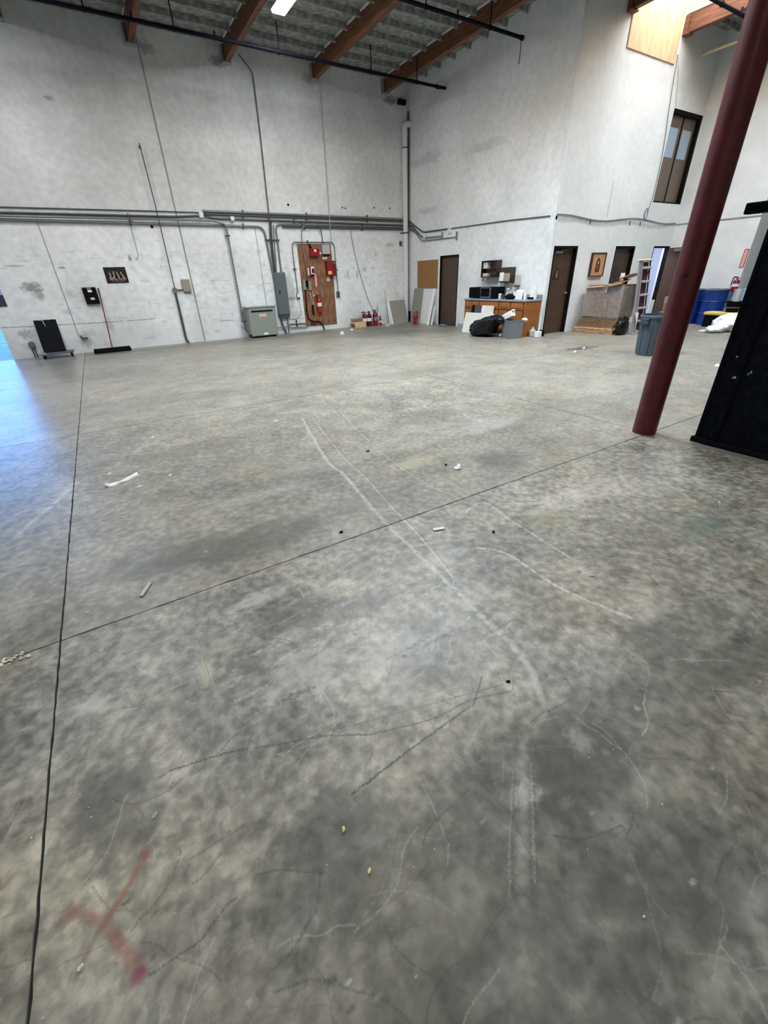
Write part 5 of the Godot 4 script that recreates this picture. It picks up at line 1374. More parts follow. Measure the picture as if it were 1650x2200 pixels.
	# leaning against the cabinet
	var lb := thing("leaning_board", "large pale board leaning on the front of the oak cabinet", "board", Vector3(9.02, 0, -9.62), -PI / 2 + 0.05)
	obj("sheet", MB.new().box(Vector3(0, 0.27, 0), Vector3(1.08, 0.54, 0.02), 0.003, Transform3D(Basis(Vector3.RIGHT, -0.25), Vector3.ZERO)), "skin_board", lb)
	var sp := thing("sample_panel", "panel of black, grey and white strips behind the pale leaning board", "panel", Vector3(9.13, 0, -9.58), -PI / 2 + 0.03)
	var tl := Transform3D(Basis(Vector3.RIGHT, -0.12), Vector3.ZERO)
	for q in [[-0.42, -0.3, "black"], [-0.3, -0.03, "conduit_dark"], [-0.03, 0.1, "white"], [0.1, 0.42, "skin_board"]]:
		obj("strip", MB.new().box(Vector3((q[0] + q[1]) * 0.5, 0.36, 0), Vector3(q[1] - q[0], 0.72, 0.015), 0.002, tl), q[2], sp)
	var bg := thing("trash_bag", "black plastic trash bag slumped against the grey bin", "bag", Vector3(8.8, 0, -8.9), -PI / 2)
	var ns := noise(17, 0.011, 4)
	ns.fractal_type = FastNoiseLite.FRACTAL_RIDGED
	var g := []
	for i in 23:
		var th := PI * i / 22.0
		var row := []
		for j in 40:
			var ph := TAU * j / 40
			var dd := Vector3(sin(th) * cos(ph), -cos(th), sin(th) * sin(ph))
			var k := 1.0 + 0.2 * ns.get_noise_3dv(dd * 90.0) + 0.07 * ns.get_noise_3dv(dd * 260.0)
			var p := dd * Vector3(0.45, 0.24, 0.28) * k
			p.y = maxf(p.y, -0.16)
			var lift := smoothstep(-0.15, 0.6, p.x)
			p.y = p.y * (1.0 - 0.15 * lift) + 0.26 * lift
			if p.y < 0.05:
				p.y = lerpf(p.y, -0.16, lift * 0.9)
			row.append(p + Vector3(-0.12, 0.165, 0))
		g.append(row)
	obj("sack", MB.new().grid(g, true), "trash_bag", bg)
	obj("tied_neck", MB.new().lump(Vector3(0.15, 0.1, 0.12), Vector3(0.4, 0.42, 0.0), noise(19, 0.02, 3), 0.3, 10, 16, false), "trash_bag", bg)
	var rl := Transform3D(Basis(Vector3.UP, -PI / 2) * Basis(Vector3.BACK, 0.42), Vector3(9.0, 0.5, -8.42))
	single("paper_bundle", MB.new().box(Vector3.ZERO, Vector3(0.4, 0.13, 0.14), 0.01, rl).box(Vector3(0.06, 0.07, 0.01), Vector3(0.36, 0.03, 0.1), 0.005, rl), "paper", "white paper bundle sticking out above the black trash bag", "paper")
	var bn := thing("waste_bin", "square grey waste bin in front of the cabinet's end", "bin", Vector3(9.0, 0, -8.22), -0.35)
	var wall := PackedVector2Array([Vector2(-0.18, 0), Vector2(0.18, 0), Vector2(0.2, 0.42), Vector2(-0.2, 0.42)])
	var bm := MB.new()
	for k in 4:
		var X := Transform3D(Basis(Vector3.UP, k * PI / 2), Vector3.ZERO) * Transform3D(Basis(Vector3.RIGHT, 0.047), Vector3(0, 0, 0.175))
		bm.prism(wall, 0.008, X)
	bm.span(Vector3(-0.17, 0.0, -0.17), Vector3(0.17, 0.01, 0.17))
	obj("tub", bm, "bin_gray", bn)
	for k in 4:
		obj("rim", MB.new().box(Vector3(0, 0.42, 0.2), Vector3(0.42, 0.02, 0.02), 0.005, Transform3D(Basis(Vector3.UP, k * PI / 2), Vector3.ZERO)), "bin_gray", bn)
	single("white_bottle", MB.new().lump(Vector3(0.07, 0.05, 0.09), Vector3(9.26, 0.42, -8.08), noise(4, 0.02, 2), 0.12, 10, 14, false), "cream", "crumpled white carton poking from the top of the grey bin", "carton")
	single("crumpled_cup", MB.new().lathe([Vector2(0, 0), Vector2(0.03, 0), Vector2(0.042, 0.08), Vector2(0.036, 0.08), Vector2(0, 0.01)], Vector3.ZERO, 12, Transform3D(Basis(Vector3.BACK, 1.4), Vector3(9.0, 0.042, -8.55))), "paper", "white cup on its side at the foot of the grey bin", "cup")
	var tb := thing("toilet_brush", "white toilet brush in a square white holder by the brown door", "brush", Vector3(9.5, 0, -7.79))
	obj("holder", MB.new().span(Vector3(-0.075, 0, -0.06), Vector3(0.075, 0.15, 0.06), 0.012), "plastic_white", tb)
	obj("handle", MB.new().cyl(Vector3(0, 0.15, 0), Vector3(0.02, 0.5, 0), 0.014, 0.011, 10), "plastic_white", tb)
	single("jug", MB.new().lathe([Vector2(0, 0), Vector2(0.07, 0), Vector2(0.08, 0.02), Vector2(0.08, 0.14), Vector2(0.03, 0.2), Vector2(0.03, 0.23), Vector2(0, 0.23)], Vector3(9.55, 0, -8.02), 16), "light_gray", "squat pale jug beside the cabinet end behind the toilet brush", "jug")
	var dpn := thing("dustpan", "black dustpan with a long pale handle leaning beside the restroom door", "dustpan", Vector3(9.75, 0, -7.92))
	obj("pan", MB.new().span(Vector3(-0.06, 0, -0.08), Vector3(0.09, 0.15, 0.06), 0.015), "black", dpn)
	obj("handle", MB.new().cyl(Vector3(0.0, 0.15, 0.0), Vector3(0.1, 0.85, -0.05), 0.011, -1, 8), "light_gray", dpn)

func office_front():
	var d2 := door("door_2", "brown restroom door with a triangle sign and door closer, at the block corner", Vector3(10.44, 0, W3), 0.0, 0.92, 0.1, 0.04)
	obj("closer", MB.new().span(Vector3(-0.3, 1.87, -0.1), Vector3(-0.03, 1.93, -0.05), 0.006), "bin_gray", d2)
	obj("closer_arm", MB.new().tube([Vector3(-0.1, 1.94, -0.07), Vector3(0.1, 1.96, -0.03), Vector3(0.3, 1.97, -0.06)], 0.012, 6), "bin_gray", d2)
	obj("knob", MB.new().lathe([Vector2(0, 0), Vector2(0.032, 0), Vector2(0.032, 0.008), Vector2(0.014, 0.015), Vector2(0.014, 0.03), Vector2(0.03, 0.045), Vector2(0.028, 0.065), Vector2(0, 0.07)], Vector3.ZERO, 14, Transform3D(Basis(Vector3.RIGHT, PI / 2), Vector3(0.35, 0.97, -0.1))), "chrome", d2)
	obj("triangle_sign", MB.new().prism(PackedVector2Array([Vector2(-0.15, 0), Vector2(0.15, 0), Vector2(0, 0.27)]), 0.008, Transform3D(Basis(), Vector3(-0.1, 1.3, -0.1))), "frame_wood", d2)
	var fig := MB.new().span(Vector3(-0.022, 0.03, 0), Vector3(0.022, 0.13, 0.003)).cyl(Vector3(0, 0.16, 0), Vector3(0, 0.16, 0.003), 0.02, -1, 12)
	var fo := obj("figure_mark", fig, "box_tan", d2)
	fo.position = Vector3(-0.1, 1.31, -0.092)
	var d3 := door("door_3", "brown restroom door with a round sign behind the wrapped boxes", Vector3(12.98, 0, W3), 0.0, 0.92, 0.1, 0.04)
	obj("round_sign", MB.new().cyl(Vector3(-0.05, 1.4, -0.1), Vector3(-0.05, 1.4, -0.092), 0.15, -1, 28), "frame_wood", d3)
	var fo3 := obj("figure_mark", MB.new().prism(PackedVector2Array([Vector2(-0.04, 0.02), Vector2(0.04, 0.02), Vector2(0.012, 0.13), Vector2(-0.012, 0.13)]), 0.003).cyl(Vector3(0, 0.16, 0), Vector3(0, 0.16, 0.003), 0.02, -1, 12), "bronze", d3)
	fo3.position = Vector3(-0.05, 1.31, -0.092)
	# open door at the far end
	var d4 := struct_node("door_4", "open brown door at the far wall corner showing a pale blue office", "door")
	d4.position = Vector3(14.815, 0, W3)
	obj("frame", MB.new().span(Vector3(-0.435, 0, -0.1), Vector3(-0.41, 2.03, 0.006), 0.003).span(Vector3(0.385, 0, -0.12), Vector3(0.43, 2.03, 0.006), 0.003).span(Vector3(-0.435, 1.985, -0.1), Vector3(0.43, 2.03, 0.006), 0.003), "frame_black", d4)
	obj("leaf", MB.new().span(Vector3(0.34, 0.012, 0.03), Vector3(0.385, 1.98, 0.9), 0.003), "door_wood", d4)
	obj("closer", MB.new().span(Vector3(0.29, 1.88, 0.22), Vector3(0.34, 1.95, 0.5), 0.006), "bin_gray", d4)
	obj("knob", MB.new().lathe([Vector2(0, 0), Vector2(0.03, 0), Vector2(0.014, 0.02), Vector2(0.03, 0.045), Vector2(0, 0.07)], Vector3.ZERO, 12, Transform3D(Basis(Vector3.BACK, PI / 2), Vector3(0.34, 0.97, 0.83))), "chrome", d4)
	# tall window above
	mk("window_panel", c8(112, 96, 82), 0.4)
	mk("pane_reflection", c8(168, 192, 212), 0.12)  # reflected sky put into the pane colour
	var w := struct_node("window_1", "tall brown two-leaf window high on the office-block front wall", "window")
	w.position = Vector3(14.5, 3.05, W3)
	obj("frame", MB.new().span(Vector3(-0.71, 0, -0.16), Vector3(-0.67, 1.92, -0.02), 0.003).span(Vector3(0.63, 0, -0.16), Vector3(0.71, 1.92, 0.0), 0.003).span(Vector3(-0.71, 1.84, -0.16), Vector3(0.71, 1.92, 0.0), 0.003).span(Vector3(-0.71, 0, -0.16), Vector3(0.71, 0.03, 0.004), 0.003), "frame_black", w)
	obj("mullion", MB.new().span(Vector3(-0.02, 0.03, -0.12), Vector3(0.015, 1.84, -0.085), 0.003), "frame_black", w)
	for q in [[-0.67, -0.02], [0.015, 0.63]]:
		var lf := obj("leaf", MB.new().span(Vector3(q[0], 0.03, -0.14), Vector3(q[1], 1.84, -0.1), 0.003), "window_panel", w)
		obj("pane", MB.new().span(Vector3(q[0] + 0.06, 1.0, -0.1), Vector3(q[1] - 0.12, 1.6, -0.094), 0.002), "pane_reflection", lf)
	# framed print
	var im := Image.create_empty(96, 96, false, Image.FORMAT_RGBA8)
	im.fill(c8(196, 150, 104))
	for i in 5:
		im.fill_rect(Rect2i(i * 3, i * 3, 96 - i * 6, 1), c8(170, 124, 84))
	dab(im, brush(0, c8(216, 172, 126), 0.5, 90, 90), 48, 40)
	stroke(im, smooth_line([Vector2(38, 78), Vector2(38, 40), Vector2(48, 24), Vector2(60, 40), Vector2(60, 78)], 10), 15, c8(88, 48, 30), 0.9, 4)
	im.fill_rect(Rect2i(40, 44, 18, 36), c8(92, 50, 34))
	dab(im, brush(4, c8(150, 104, 84), 0.8, 18, 30), 49, 58)
	im.fill_rect(Rect2i(34, 76, 30, 4), c8(70, 40, 28))
	var pm := texmat("framed_print", im, 0.5)
	var art := thing("framed_picture", "framed tan print of a dark arched shape between the restroom doors", "picture", Vector3(11.8, 1.6, W3))
	obj("frame", MB.new().span(Vector3(-0.3, -0.28, 0), Vector3(-0.265, 0.28, 0.06), 0.005).span(Vector3(0.275, -0.28, 0), Vector3(0.3, 0.28, 0.06), 0.005).span(Vector3(-0.265, 0.255, 0), Vector3(0.275, 0.28, 0.06), 0.005).span(Vector3(-0.265, -0.28, 0), Vector3(0.275, -0.255, 0.06), 0.005), "frame_wood", art)
	obj("print", MB.new().uvmap(Vector3(-0.27, -0.26, 0), Vector3(0.55, 0.52, 1)).span(Vector3(-0.27, -0.26, 0.0), Vector3(0.28, 0.26, 0.04)), pm, art)
	# pallet, flattened cartons and the wrapped load
	var pl := thing("pallet", "wooden pallet on the floor under the flattened cartons", "pallet", Vector3(11.58, 0, -7.4), 0.1)
	for k in 6:
		obj("deck_board", MB.new().span(Vector3(-0.5, 0.085, -0.56 + 0.19 * k), Vector3(0.42, 0.105, -0.42 + 0.19 * k), 0.003), "lumber", pl)
	for x in [-0.5, -0.06, 0.34]:
		obj("stringer", MB.new().span(Vector3(x, 0.0, -0.56), Vector3(x + 0.08, 0.085, 0.56), 0.004), "lumber", pl)
	var fs := thing("flattened_cartons", "stepped stack of flattened brown cartons on the pallet", "cardboard", Vector3(11.62, 0.105, -7.42), 0.06)
	for k in 8:
		obj("carton_sheet", MB.new().span(Vector3(-0.48 + 0.035 * k, 0.031 * k, -0.52), Vector3(0.36, 0.031 * k + 0.027, 0.53 - 0.006 * (k % 3)), 0.004), "cardboard_light" if k == 0 else "cardboard", fs)
	obj("black_sheet", MB.new().span(Vector3(-0.22, 0.248, -0.5), Vector3(0.36, 0.262, 0.52), 0.003), "rubber", fs)
	var ld := thing("wrapped_load", "plastic-wrapped stack of brown cartons beside the stepladder", "boxes", Vector3(11.72, 0.37, -7.42))
	for r in 3:
		for k in 3:
			obj("carton", MB.new().span(Vector3(-0.31, 0.235 * r + 0.003, -0.53 + 0.355 * k), Vector3(0.31, 0.235 * (r + 1), -0.18 + 0.355 * k), 0.008), "cardboard", ld)
	var ns := noise(33, 0.06, 3)
	var wrap := MB.new()
	for face in 2:
		var g := []
		for i in 25:
			var row := []
			for j in 31:
				var u := j / 30.0
				var v := i / 24.0
				var bump := 0.014 * ns.get_noise_2d(u * 90 + v * 40, v * 60 + face * 300)
				if face == 0:
					row.append(Vector3(-0.33 - bump, -0.02 + 0.76 * v, -0.55 + 1.1 * u))
				else:
					row.append(Vector3(-0.33 + 0.66 * u, -0.02 + 0.76 * v, 0.56 + bump))
			g.append(row)
		wrap.grid(g)
	obj("stretch_film", wrap, "wrap_film", ld)
	obj("tape_mark", MB.new().box(Vector3(-0.35, 0.66, 0.0), Vector3(0.006, 0.13, 0.05), 0.0, Transform3D(Basis(Vector3.RIGHT, 0.12), Vector3.ZERO)), "paper", ld)
	var lid := thing("carton_lid", "pale open carton lying flat on top of the wrapped load", "cardboard", Vector3(11.72, 1.08, -7.42))
	obj("flap", MB.new().box(Vector3(-0.1, 0.02, -0.28), Vector3(0.62, 0.012, 0.5), 0.0, Transform3D(Basis(Vector3.BACK, 0.08) * Basis(Vector3.RIGHT, -0.06), Vector3(0, 0.03, 0))), "cardboard_light", lid)
	obj("flap", MB.new().box(Vector3(-0.2, 0.02, 0.26), Vector3(0.5, 0.012, 0.42), 0.0, Transform3D(Basis(Vector3.BACK, 0.22) * Basis(Vector3.RIGHT, -0.18), Vector3(0, 0.06, 0))), "cardboard", lid)
	obj("flap", MB.new().box(Vector3(0.1, 0.02, 0.42), Vector3(0.5, 0.012, 0.34), 0.0, Transform3D(Basis(Vector3.RIGHT, -0.3), Vector3(0, 0.1, 0))), "cardboard_light", lid)
	obj("tray_body", MB.new().span(Vector3(-0.3, -0.01, -0.5), Vector3(0.32, 0.05, 0.5), 0.004), "cardboard", lid)
	single("white_carton", MB.new().span(Vector3(-0.05, 0, -0.04), Vector3(0.05, 0.17, 0.04), 0.005), "paper", "small white carton standing on the pale open carton", "carton", "", Vector3(11.66, 1.22, -7.16), 0.3)
	single("black_lump", MB.new().lump(Vector3(0.2, 0.26, 0.12), Vector3(11.3, 0.165, -6.66), noise(12, 0.02, 3), 0.25, 14, 20), "trash_bag", "black lump between the pallet and the stepladder", "bag")  # dark wrinkled lump filling the space beside the pallet
	single("white_card", MB.new().prism(PackedVector2Array([Vector2(0, 0.3), Vector2(0.16, 0.28), Vector2(0.13, -0.02)]), 0.006, Transform3D(Basis(Vector3.RIGHT, -0.1), Vector3(11.52, 0.22, -6.5))), "paper", "white triangular card over the black lump by the stepladder", "card")
	# folded stepladder
	var ldr := thing("stepladder", "folded stepladder with grey rails leaning on the wrapped load", "ladder", Vector3(11.79, 0, -6.5), -0.05)
	var lean := Transform3D(Basis(Vector3.RIGHT, -0.15), Vector3.ZERO)
	obj("rail", MB.new().box(Vector3(-0.2, 0.83, 0), Vector3(0.07, 1.66, 0.03), 0.006, lean), "rail", ldr)
	obj("rail", MB.new().box(Vector3(-0.115, 0.83, 0.005), Vector3(0.05, 1.66, 0.03), 0.006, lean), "rail", ldr)
	obj("rail", MB.new().box(Vector3(0.215, 0.83, 0), Vector3(0.035, 1.66, 0.03), 0.006, lean), "maroon", ldr)
	obj("back_frame", MB.new().box(Vector3(0.12, 0.86, -0.05), Vector3(0.2, 1.56, 0.025), 0.006, lean), "maroon", ldr)
	for k in 5:
		obj("step", MB.new().box(Vector3(0.07, 0.3 + 0.3 * k, 0.02), Vector3(0.3, 0.05, 0.08), 0.008, lean), "light_gray", ldr)
	obj("top_cap", MB.new().box(Vector3(0, 1.67, -0.01), Vector3(0.5, 0.035, 0.13), 0.01, lean), "cream", ldr)
	obj("foot", MB.new().box(Vector3(-0.16, 0.015, 0.0), Vector3(0.16, 0.03, 0.05), 0.006), "light_gray", ldr)
	obj("foot", MB.new().box(Vector3(0.2, 0.015, 0.0), Vector3(0.06, 0.03, 0.05), 0.006), "rubber", ldr)
	single("white_offcut", MB.new().span(Vector3(-0.09, 0, -0.01), Vector3(0.09, 0.78, 0.01), 0.004), "paper", "tall white offcut standing in front of the stepladder", "board", "", Vector3(11.86, 0, -6.36))
	var j := thing("plastic_jug", "cream plastic jug on the floor at the stepladder's foot", "jug", Vector3(11.98, 0, -6.2))
	obj("body", MB.new().lathe([Vector2(0, 0), Vector2(0.1, 0), Vector2(0.115, 0.02), Vector2(0.115, 0.15), Vector2(0.09, 0.22), Vector2(0.035, 0.27), Vector2(0.035, 0.29), Vector2(0, 0.29)], Vector3.ZERO, 18), "cream", j)
	obj("cap", MB.new().cyl(Vector3(0, 0.29, 0), Vector3(0, 0.315, 0), 0.038, -1, 14), "white", j)
	# ribbed round rubbish can
	var can := thing("trash_can", "dark blue-grey round trash can standing behind the red column", "trash can", Vector3(9.0, 0, -4.63), 0.3)
	obj("tub", MB.new().lathe([Vector2(0, 0), Vector2(0.232, 0), Vector2(0.24, 0.015), Vector2(0.292, 0.68), Vector2(0.28, 0.68), Vector2(0.225, 0.03), Vector2(0, 0.03)], Vector3.ZERO, 40), "can_gray", can)
	obj("rim", MB.new().lathe([Vector2(0.28, 0.66), Vector2(0.305, 0.66), Vector2(0.31, 0.69), Vector2(0.3, 0.715), Vector2(0.28, 0.715), Vector2(0.28, 0.66)], Vector3.ZERO, 40), "can_gray", can)
	for k in 10:
		var a := TAU * k / 10.0
		var dv := Vector3(cos(a), 0, sin(a))
		obj("groove", MB.new().cyl(dv * 0.24 + Vector3(0, 0.03, 0), dv * 0.281 + Vector3(0, 0.55, 0), 0.007, -1, 6), "can_groove", can)
	for a in [2.6, -0.55]:
		var X := Transform3D(Basis(Vector3.UP, a), Vector3.ZERO)
		obj("handle", MB.new().box(Vector3(0.3, 0.6, 0), Vector3(0.06, 0.12, 0.16), 0.015, X).box(Vector3(0.325, 0.585, 0), Vector3(0.02, 0.05, 0.22), 0.008, X), "can_groove", can)

func far_corner():
	var drum := func(label: String, at: Vector3):
		var d := thing("drum", label, "drum", at, 0.0)
		obj("shell", MB.new().lathe([Vector2(0, 0), Vector2(0.285, 0), Vector2(0.29, 0.02), Vector2(0.285, 0.28), Vector2(0.296, 0.3), Vector2(0.285, 0.32), Vector2(0.285, 0.58), Vector2(0.296, 0.6), Vector2(0.285, 0.62), Vector2(0.285, 0.88), Vector2(0.27, 0.9), Vector2(0, 0.885)], Vector3.ZERO, 32), "blue", d)
		obj("rim", MB.new().lathe([Vector2(0.265, 0.875), Vector2(0.298, 0.875), Vector2(0.298, 0.905), Vector2(0.265, 0.905)], Vector3.ZERO, 32), "conduit", d)
		obj("bung", MB.new().cyl(Vector3(0.15, 0.885, 0.05), Vector3(0.15, 0.905, 0.05), 0.035, -1, 12), "light_gray", d)
	drum.call("blue drum in the far corner, the one nearer the red column", Vector3(14.92, 0, -6.9))
	drum.call("blue drum in the far corner, behind the black bucket", Vector3(14.92, 0, -6.28))
	var gb := thing("gray_boxes", "small stack of grey-brown boxes left of the blue drums", "boxes", Vector3(14.95, 0, -7.4))
	obj("carton", MB.new().span(Vector3(-0.2, 0, -0.2), Vector3(0.2, 0.3, 0.2), 0.008), "bin_gray", gb)
	obj("carton", MB.new().span(Vector3(-0.18, 0.3, -0.16), Vector3(0.2, 0.52, 0.2), 0.008), "cardboard", gb)
	obj("carton", MB.new().span(Vector3(-0.16, 0.52, -0.18), Vector3(0.18, 0.7, 0.15), 0.008), "box_tan", gb)
	var bn := thing("tool_chest", "low black chest with a yellow lid near the far corner", "chest", Vector3(14.44, 0, -5.7))
	obj("body", MB.new().span(Vector3(-0.18, 0.0, -0.42), Vector3(0.18, 0.3, 0.5), 0.012), "black", bn)
	obj("lid", MB.new().span(Vector3(-0.2, 0.3, -0.45), Vector3(0.2, 0.375, 0.53), 0.014), "yellow", bn)
	obj("latch", MB.new().span(Vector3(-0.2, 0.24, 0.0), Vector3(-0.18, 0.33, 0.08), 0.004), "conduit_dark", bn)
	var bk := thing("mop_bucket", "black bucket standing on the yellow lid", "bucket", Vector3(14.45, 0.375, -5.58))
	obj("tub", MB.new().lathe([Vector2(0, 0), Vector2(0.13, 0), Vector2(0.18, 0.26), Vector2(0.165, 0.26), Vector2(0.12, 0.02), Vector2(0, 0.02)], Vector3.ZERO, 24), "black", bk)
	obj("rim", MB.new().lathe([Vector2(0.165, 0.24), Vector2(0.195, 0.24), Vector2(0.195, 0.265), Vector2(0.165, 0.265)], Vector3.ZERO, 24), "rubber", bk)
	obj("lip", MB.new().lathe([Vector2(0.17, 0.1), Vector2(0.182, 0.12), Vector2(0.17, 0.13)], Vector3.ZERO, 24), "conduit_dark", bk)
	single("white_roll", MB.new().cyl(Vector3(14.47, 0.41, -5.56), Vector3(14.56, 0.92, -5.6), 0.07, 0.075, 18), "light_gray", "pale roll standing upright in the black bucket", "roll")
	var ct := thing("gray_stand", "grey stand in the far corner carrying the pale blue crate", "stand", Vector3(15.2, 0, -5.68))
	obj("top", MB.new().span(Vector3(-0.3, 0.42, -0.2), Vector3(0.34, 0.46, 0.2), 0.006), "bin_gray", ct)
	for q in [[-0.28, -0.18], [0.28, -0.18], [-0.28, 0.14], [0.28, 0.14]]:
		obj("leg", MB.new().span(Vector3(q[0], 0, q[1]), Vector3(q[0] + 0.04, 0.42, q[1] + 0.04), 0.003), "bin_gray", ct)
	var cr := thing("blue_crate", "pale blue crate beside the black partition in the far corner", "crate", Vector3(15.2, 0.46, -5.68))
	obj("body", MB.new().span(Vector3(-0.29, 0, -0.18), Vector3(0.33, 0.41, 0.18), 0.012), "blue_pale", cr)
	obj("rim", MB.new().span(Vector3(-0.3, 0.41, -0.19), Vector3(0.34, 0.44, 0.19), 0.008), "blue_pale", cr)
	extinguisher("red fire extinguisher hung on the far white wall under its sign", Vector3(W4 - 0.09, 0.84, -5.98), 0.08, 0.3, "red", 0.7, -PI / 2)
	var sg := thing("wall_sign", "narrow red and white sign on the far wall above the extinguisher", "sign", Vector3(W4, 1.62, -6.02), -PI / 2)
	obj("plate", MB.new().span(Vector3(-0.055, -0.22, 0), Vector3(0.055, 0.22, 0.005), 0.002), "red_bright", sg)
	obj("white_face", MB.new().span(Vector3(-0.035, -0.2, 0.005), Vector3(0.035, 0.2, 0.007)), "pink_label", sg)
	var wg := thing("plastic_bag", "crumpled white plastic bag on the floor before the black chest", "bag", Vector3(13.58, 0, -5.12))
	obj("bag", MB.new().lump(Vector3(0.38, 0.24, 0.36), Vector3(0.1, 0.15, -0.1), noise(14, 0.018, 4), 0.3, 20, 30), "bag_white", wg)
	obj("fold", MB.new().lump(Vector3(0.3, 0.1, 0.2), Vector3(-0.35, 0.063, -0.2), noise(15, 0.02, 4), 0.3, 12, 20), "bag_white", wg)
	single("orange_bag", MB.new().lump(Vector3(0.24, 0.15, 0.2), Vector3(13.1, 0.095, -4.62), noise(16, 0.03, 4), 0.3, 14, 22), "orange_bag", "crumpled orange bag against the white plastic bag", "bag")
	single("white_sheet", MB.new().span(Vector3(13.2, 0, -5.7), Vector3(13.7, 0.012, -5.4), 0.003), "paper", "flat white sheet on the floor left of the plastic bag", "sheet")

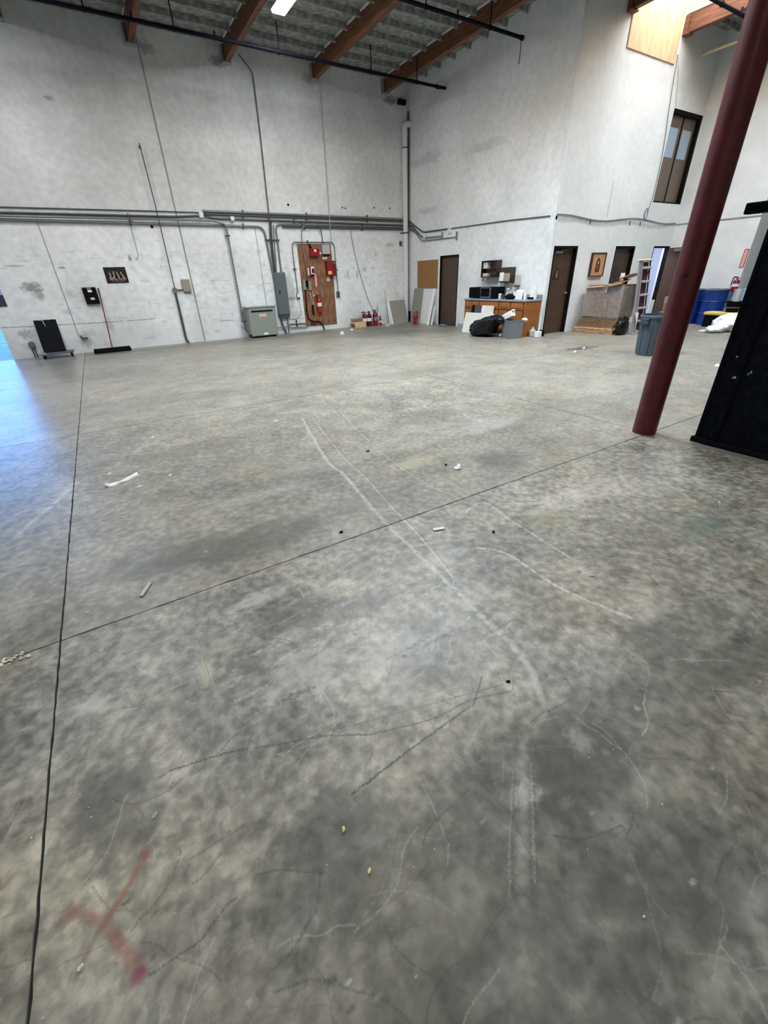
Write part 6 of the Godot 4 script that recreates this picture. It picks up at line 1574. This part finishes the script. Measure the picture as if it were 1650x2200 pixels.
func litter():
	var bit := func(label: String, x: float, z: float, s: float, tall: float, m: String, ang := 0.0, cat := "paper"):
		var poly := PackedVector2Array()
		var sr := RandomNumberGenerator.new()
		sr.seed = int(x * 1000 + z * 77)
		for i in 7:
			var a := TAU * i / 7.0
			var r := s * sr.randf_range(0.55, 1.0)
			poly.append(Vector2(cos(a) * r * 1.4, sin(a) * r * 0.8))
		var X := Transform3D(Basis(Vector3.RIGHT, Vector3.FORWARD, Vector3.UP), Vector3.ZERO)
		var mb := MB.new().prism(poly, tall, X)
		mb.box(Vector3(s * 0.4, tall + s * 0.12, 0), Vector3(s * 0.9, 0.003, s * 0.7), 0.0, Transform3D(Basis(Vector3.BACK, 0.35), Vector3(0, 0, 0)))
		single("debris", mb, m, label, cat, "", Vector3(x, 0.0, z), ang)
	# curled white offcut, left of centre
	var cu := thing("curled_offcut", "long curled white offcut on the floor left of centre", "offcut", Vector3(-0.25, 0, -4.09))
	var a := []
	for k in 4:
		var row := []
		for i in 13:
			var t := i / 12.0
			var y: float = [0.001, 0.012, 0.014, 0.001][k]
			var off: float = [0.018, 0.012, -0.012, -0.018][k]
			row.append(Vector3(-0.12 + 0.25 * t + off * 0.3, y + 0.012 * t * t * (1.0 if k in [1, 2] else 0.0), 0.06 - 0.12 * t * t + 0.006 * sin(t * 14.0 + k) + off * (1.0 + 0.3 * sin(t * 9.0))))
		a.append(row)
	obj("strip", MB.new().grid(a), "paper", cu)
	obj("torn_end", MB.new().lump(Vector3(0.025, 0.012, 0.02), Vector3(-0.11, 0.0075, 0.05), noise(2, 0.03, 2), 0.3, 8, 10), "paper", cu)
	bit.call("small white flake just left of the curled offcut", -0.37, -4.1, 0.014, 0.006, "paper")
	bit.call("white flake behind the curled offcut", -0.34, -4.33, 0.02, 0.006, "paper", 0.6)
	bit.call("tiny flake behind the curled offcut's left end", -0.42, -4.27, 0.013, 0.005, "cream", 0.3)
	bit.call("white flake in front of the curled offcut", -0.13, -3.85, 0.018, 0.006, "paper", 0.4)
	bit.call("pale flake right of the curled offcut", 0.13, -3.95, 0.02, 0.006, "cream", 1.0)
	bit.call("white scrap lying beyond the curled offcut towards the long wall", 0.11, -5.21, 0.026, 0.01, "paper", 0.2)
	bit.call("small white scrap in the middle of the far floor", 1.46, -4.94, 0.02, 0.01, "paper", 0.2)
	bit.call("white crumpled scrap in the middle of the floor, largest there", 2.31, -2.56, 0.042, 0.016, "paper", 0.4)
	bit.call("dark crumb beside the largest white scrap", 2.27, -2.68, 0.012, 0.008, "rubber", 0.2, "crumb")
	bit.call("dark clump on the worn tyre track mid-floor", 1.81, -1.62, 0.013, 0.007, "rubber", 0.7, "crumb")
	bit.call("twisted dark scrap on the mid floor left of the white scrap", 1.87, -3.4, 0.018, 0.008, "bronze", 0.3, "crumb")
	bit.call("little cream crumb nearest the camera's centre", 0.205, -0.5, 0.008, 0.007, "yellow_pale", 0.5, "crumb")
	bit.call("cream chip just beyond the nearest crumb", 0.19, -0.635, 0.008, 0.008, "yellow_pale", 1.2, "crumb")
	bit.call("cream chip at the tail of the red painted cross", -0.51, -0.725, 0.007, 0.006, "cream", 0.5, "crumb")
	bit.call("grey pebble by the long dark scuff near the red cross", -0.31, -1.0, 0.009, 0.008, "light_gray", 0.5, "crumb")
	bit.call("tiny pale blue scrap before the black partition", 3.42, -0.99, 0.014, 0.004, "blue_pale", 0.4)
	bit.call("white scrap between the red column and black partition", 8.63, -3.27, 0.06, 0.01, "paper", 0.4)
	bit.call("white paper scrap in front of the cardboard box", 6.9, -13.2, 0.07, 0.03, "paper", 0.3)
	bit.call("larger white paper scrap left of the cardboard box", 6.2, -12.5, 0.09, 0.04, "paper", 0.9)
	bit.call("white scrap on the floor left of the grey ceiling tile", 8.5, -13.5, 0.08, 0.03, "paper", 0.1)
	bit.call("white scrap on the oily patch before the restroom door", 8.75, -5.9, 0.04, 0.012, "paper", 0.2)
	bit.call("white scrap in front of the oily patch", 8.2, -5.72, 0.05, 0.01, "paper", 0.5)
	bit.call("dark curl of rubber on the near floor right of centre", 1.02, -0.74, 0.008, 0.005, "rubber", -0.6, "crumb")
	bit.call("small dark crumb by the floor joint in front of the column", 0.97, -2.2, 0.013, 0.007, "rubber", 0.1, "crumb")
	var st := MB.new().box(Vector3(0, 0.006, 0), Vector3(0.02, 0.01, 0.12), 0.002)
	single("wood_sliver", st, "light_gray", "thin pale sliver left of centre beside the floor joint", "sliver", "", Vector3(-0.22, 0, -2.29), -0.5)
	single("white_stick", MB.new().box(Vector3(0, 0.006, 0), Vector3(0.08, 0.008, 0.026), 0.002), "paper", "short white stick on the floor just before the diagonal joint", "stick", "", Vector3(1.535, 0, -1.855), -0.3)
	single("white_stick", MB.new().box(Vector3(0, 0.004, 0), Vector3(0.03, 0.007, 0.006), 0.002), "paper", "tiny white stick on the right part of the near floor", "stick", "", Vector3(1.93, 0, -0.98), -0.6)
	var crumbs := MB.new()
	var sr := RandomNumberGenerator.new()
	sr.seed = 99
	for i in 260:
		var p := Vector3(sr.randf_range(-1.2, 4.2), 0.0, sr.randf_range(-6.0, 0.1))
		var s := sr.randf_range(0.0015, 0.005)
		crumbs.box(p + Vector3(0, s * 0.5, 0), Vector3(s * 1.6, s, s), s * 0.3, Transform3D())
	for i in 40:
		var p := Vector3(-0.82 + sr.randf_range(-0.09, 0.09), 0.0, -2.09 + sr.randf_range(-0.03, 0.03))
		var s := sr.randf_range(0.004, 0.011)
		crumbs.box(p + Vector3(0, s * 0.4, 0), Vector3(s * 1.6, s * 0.8, s), s * 0.3, Transform3D())
	var co := single("grit", crumbs, "cream", "fine pale grit scattered over the concrete floor", "grit")
	co.set_meta("kind", "stuff")
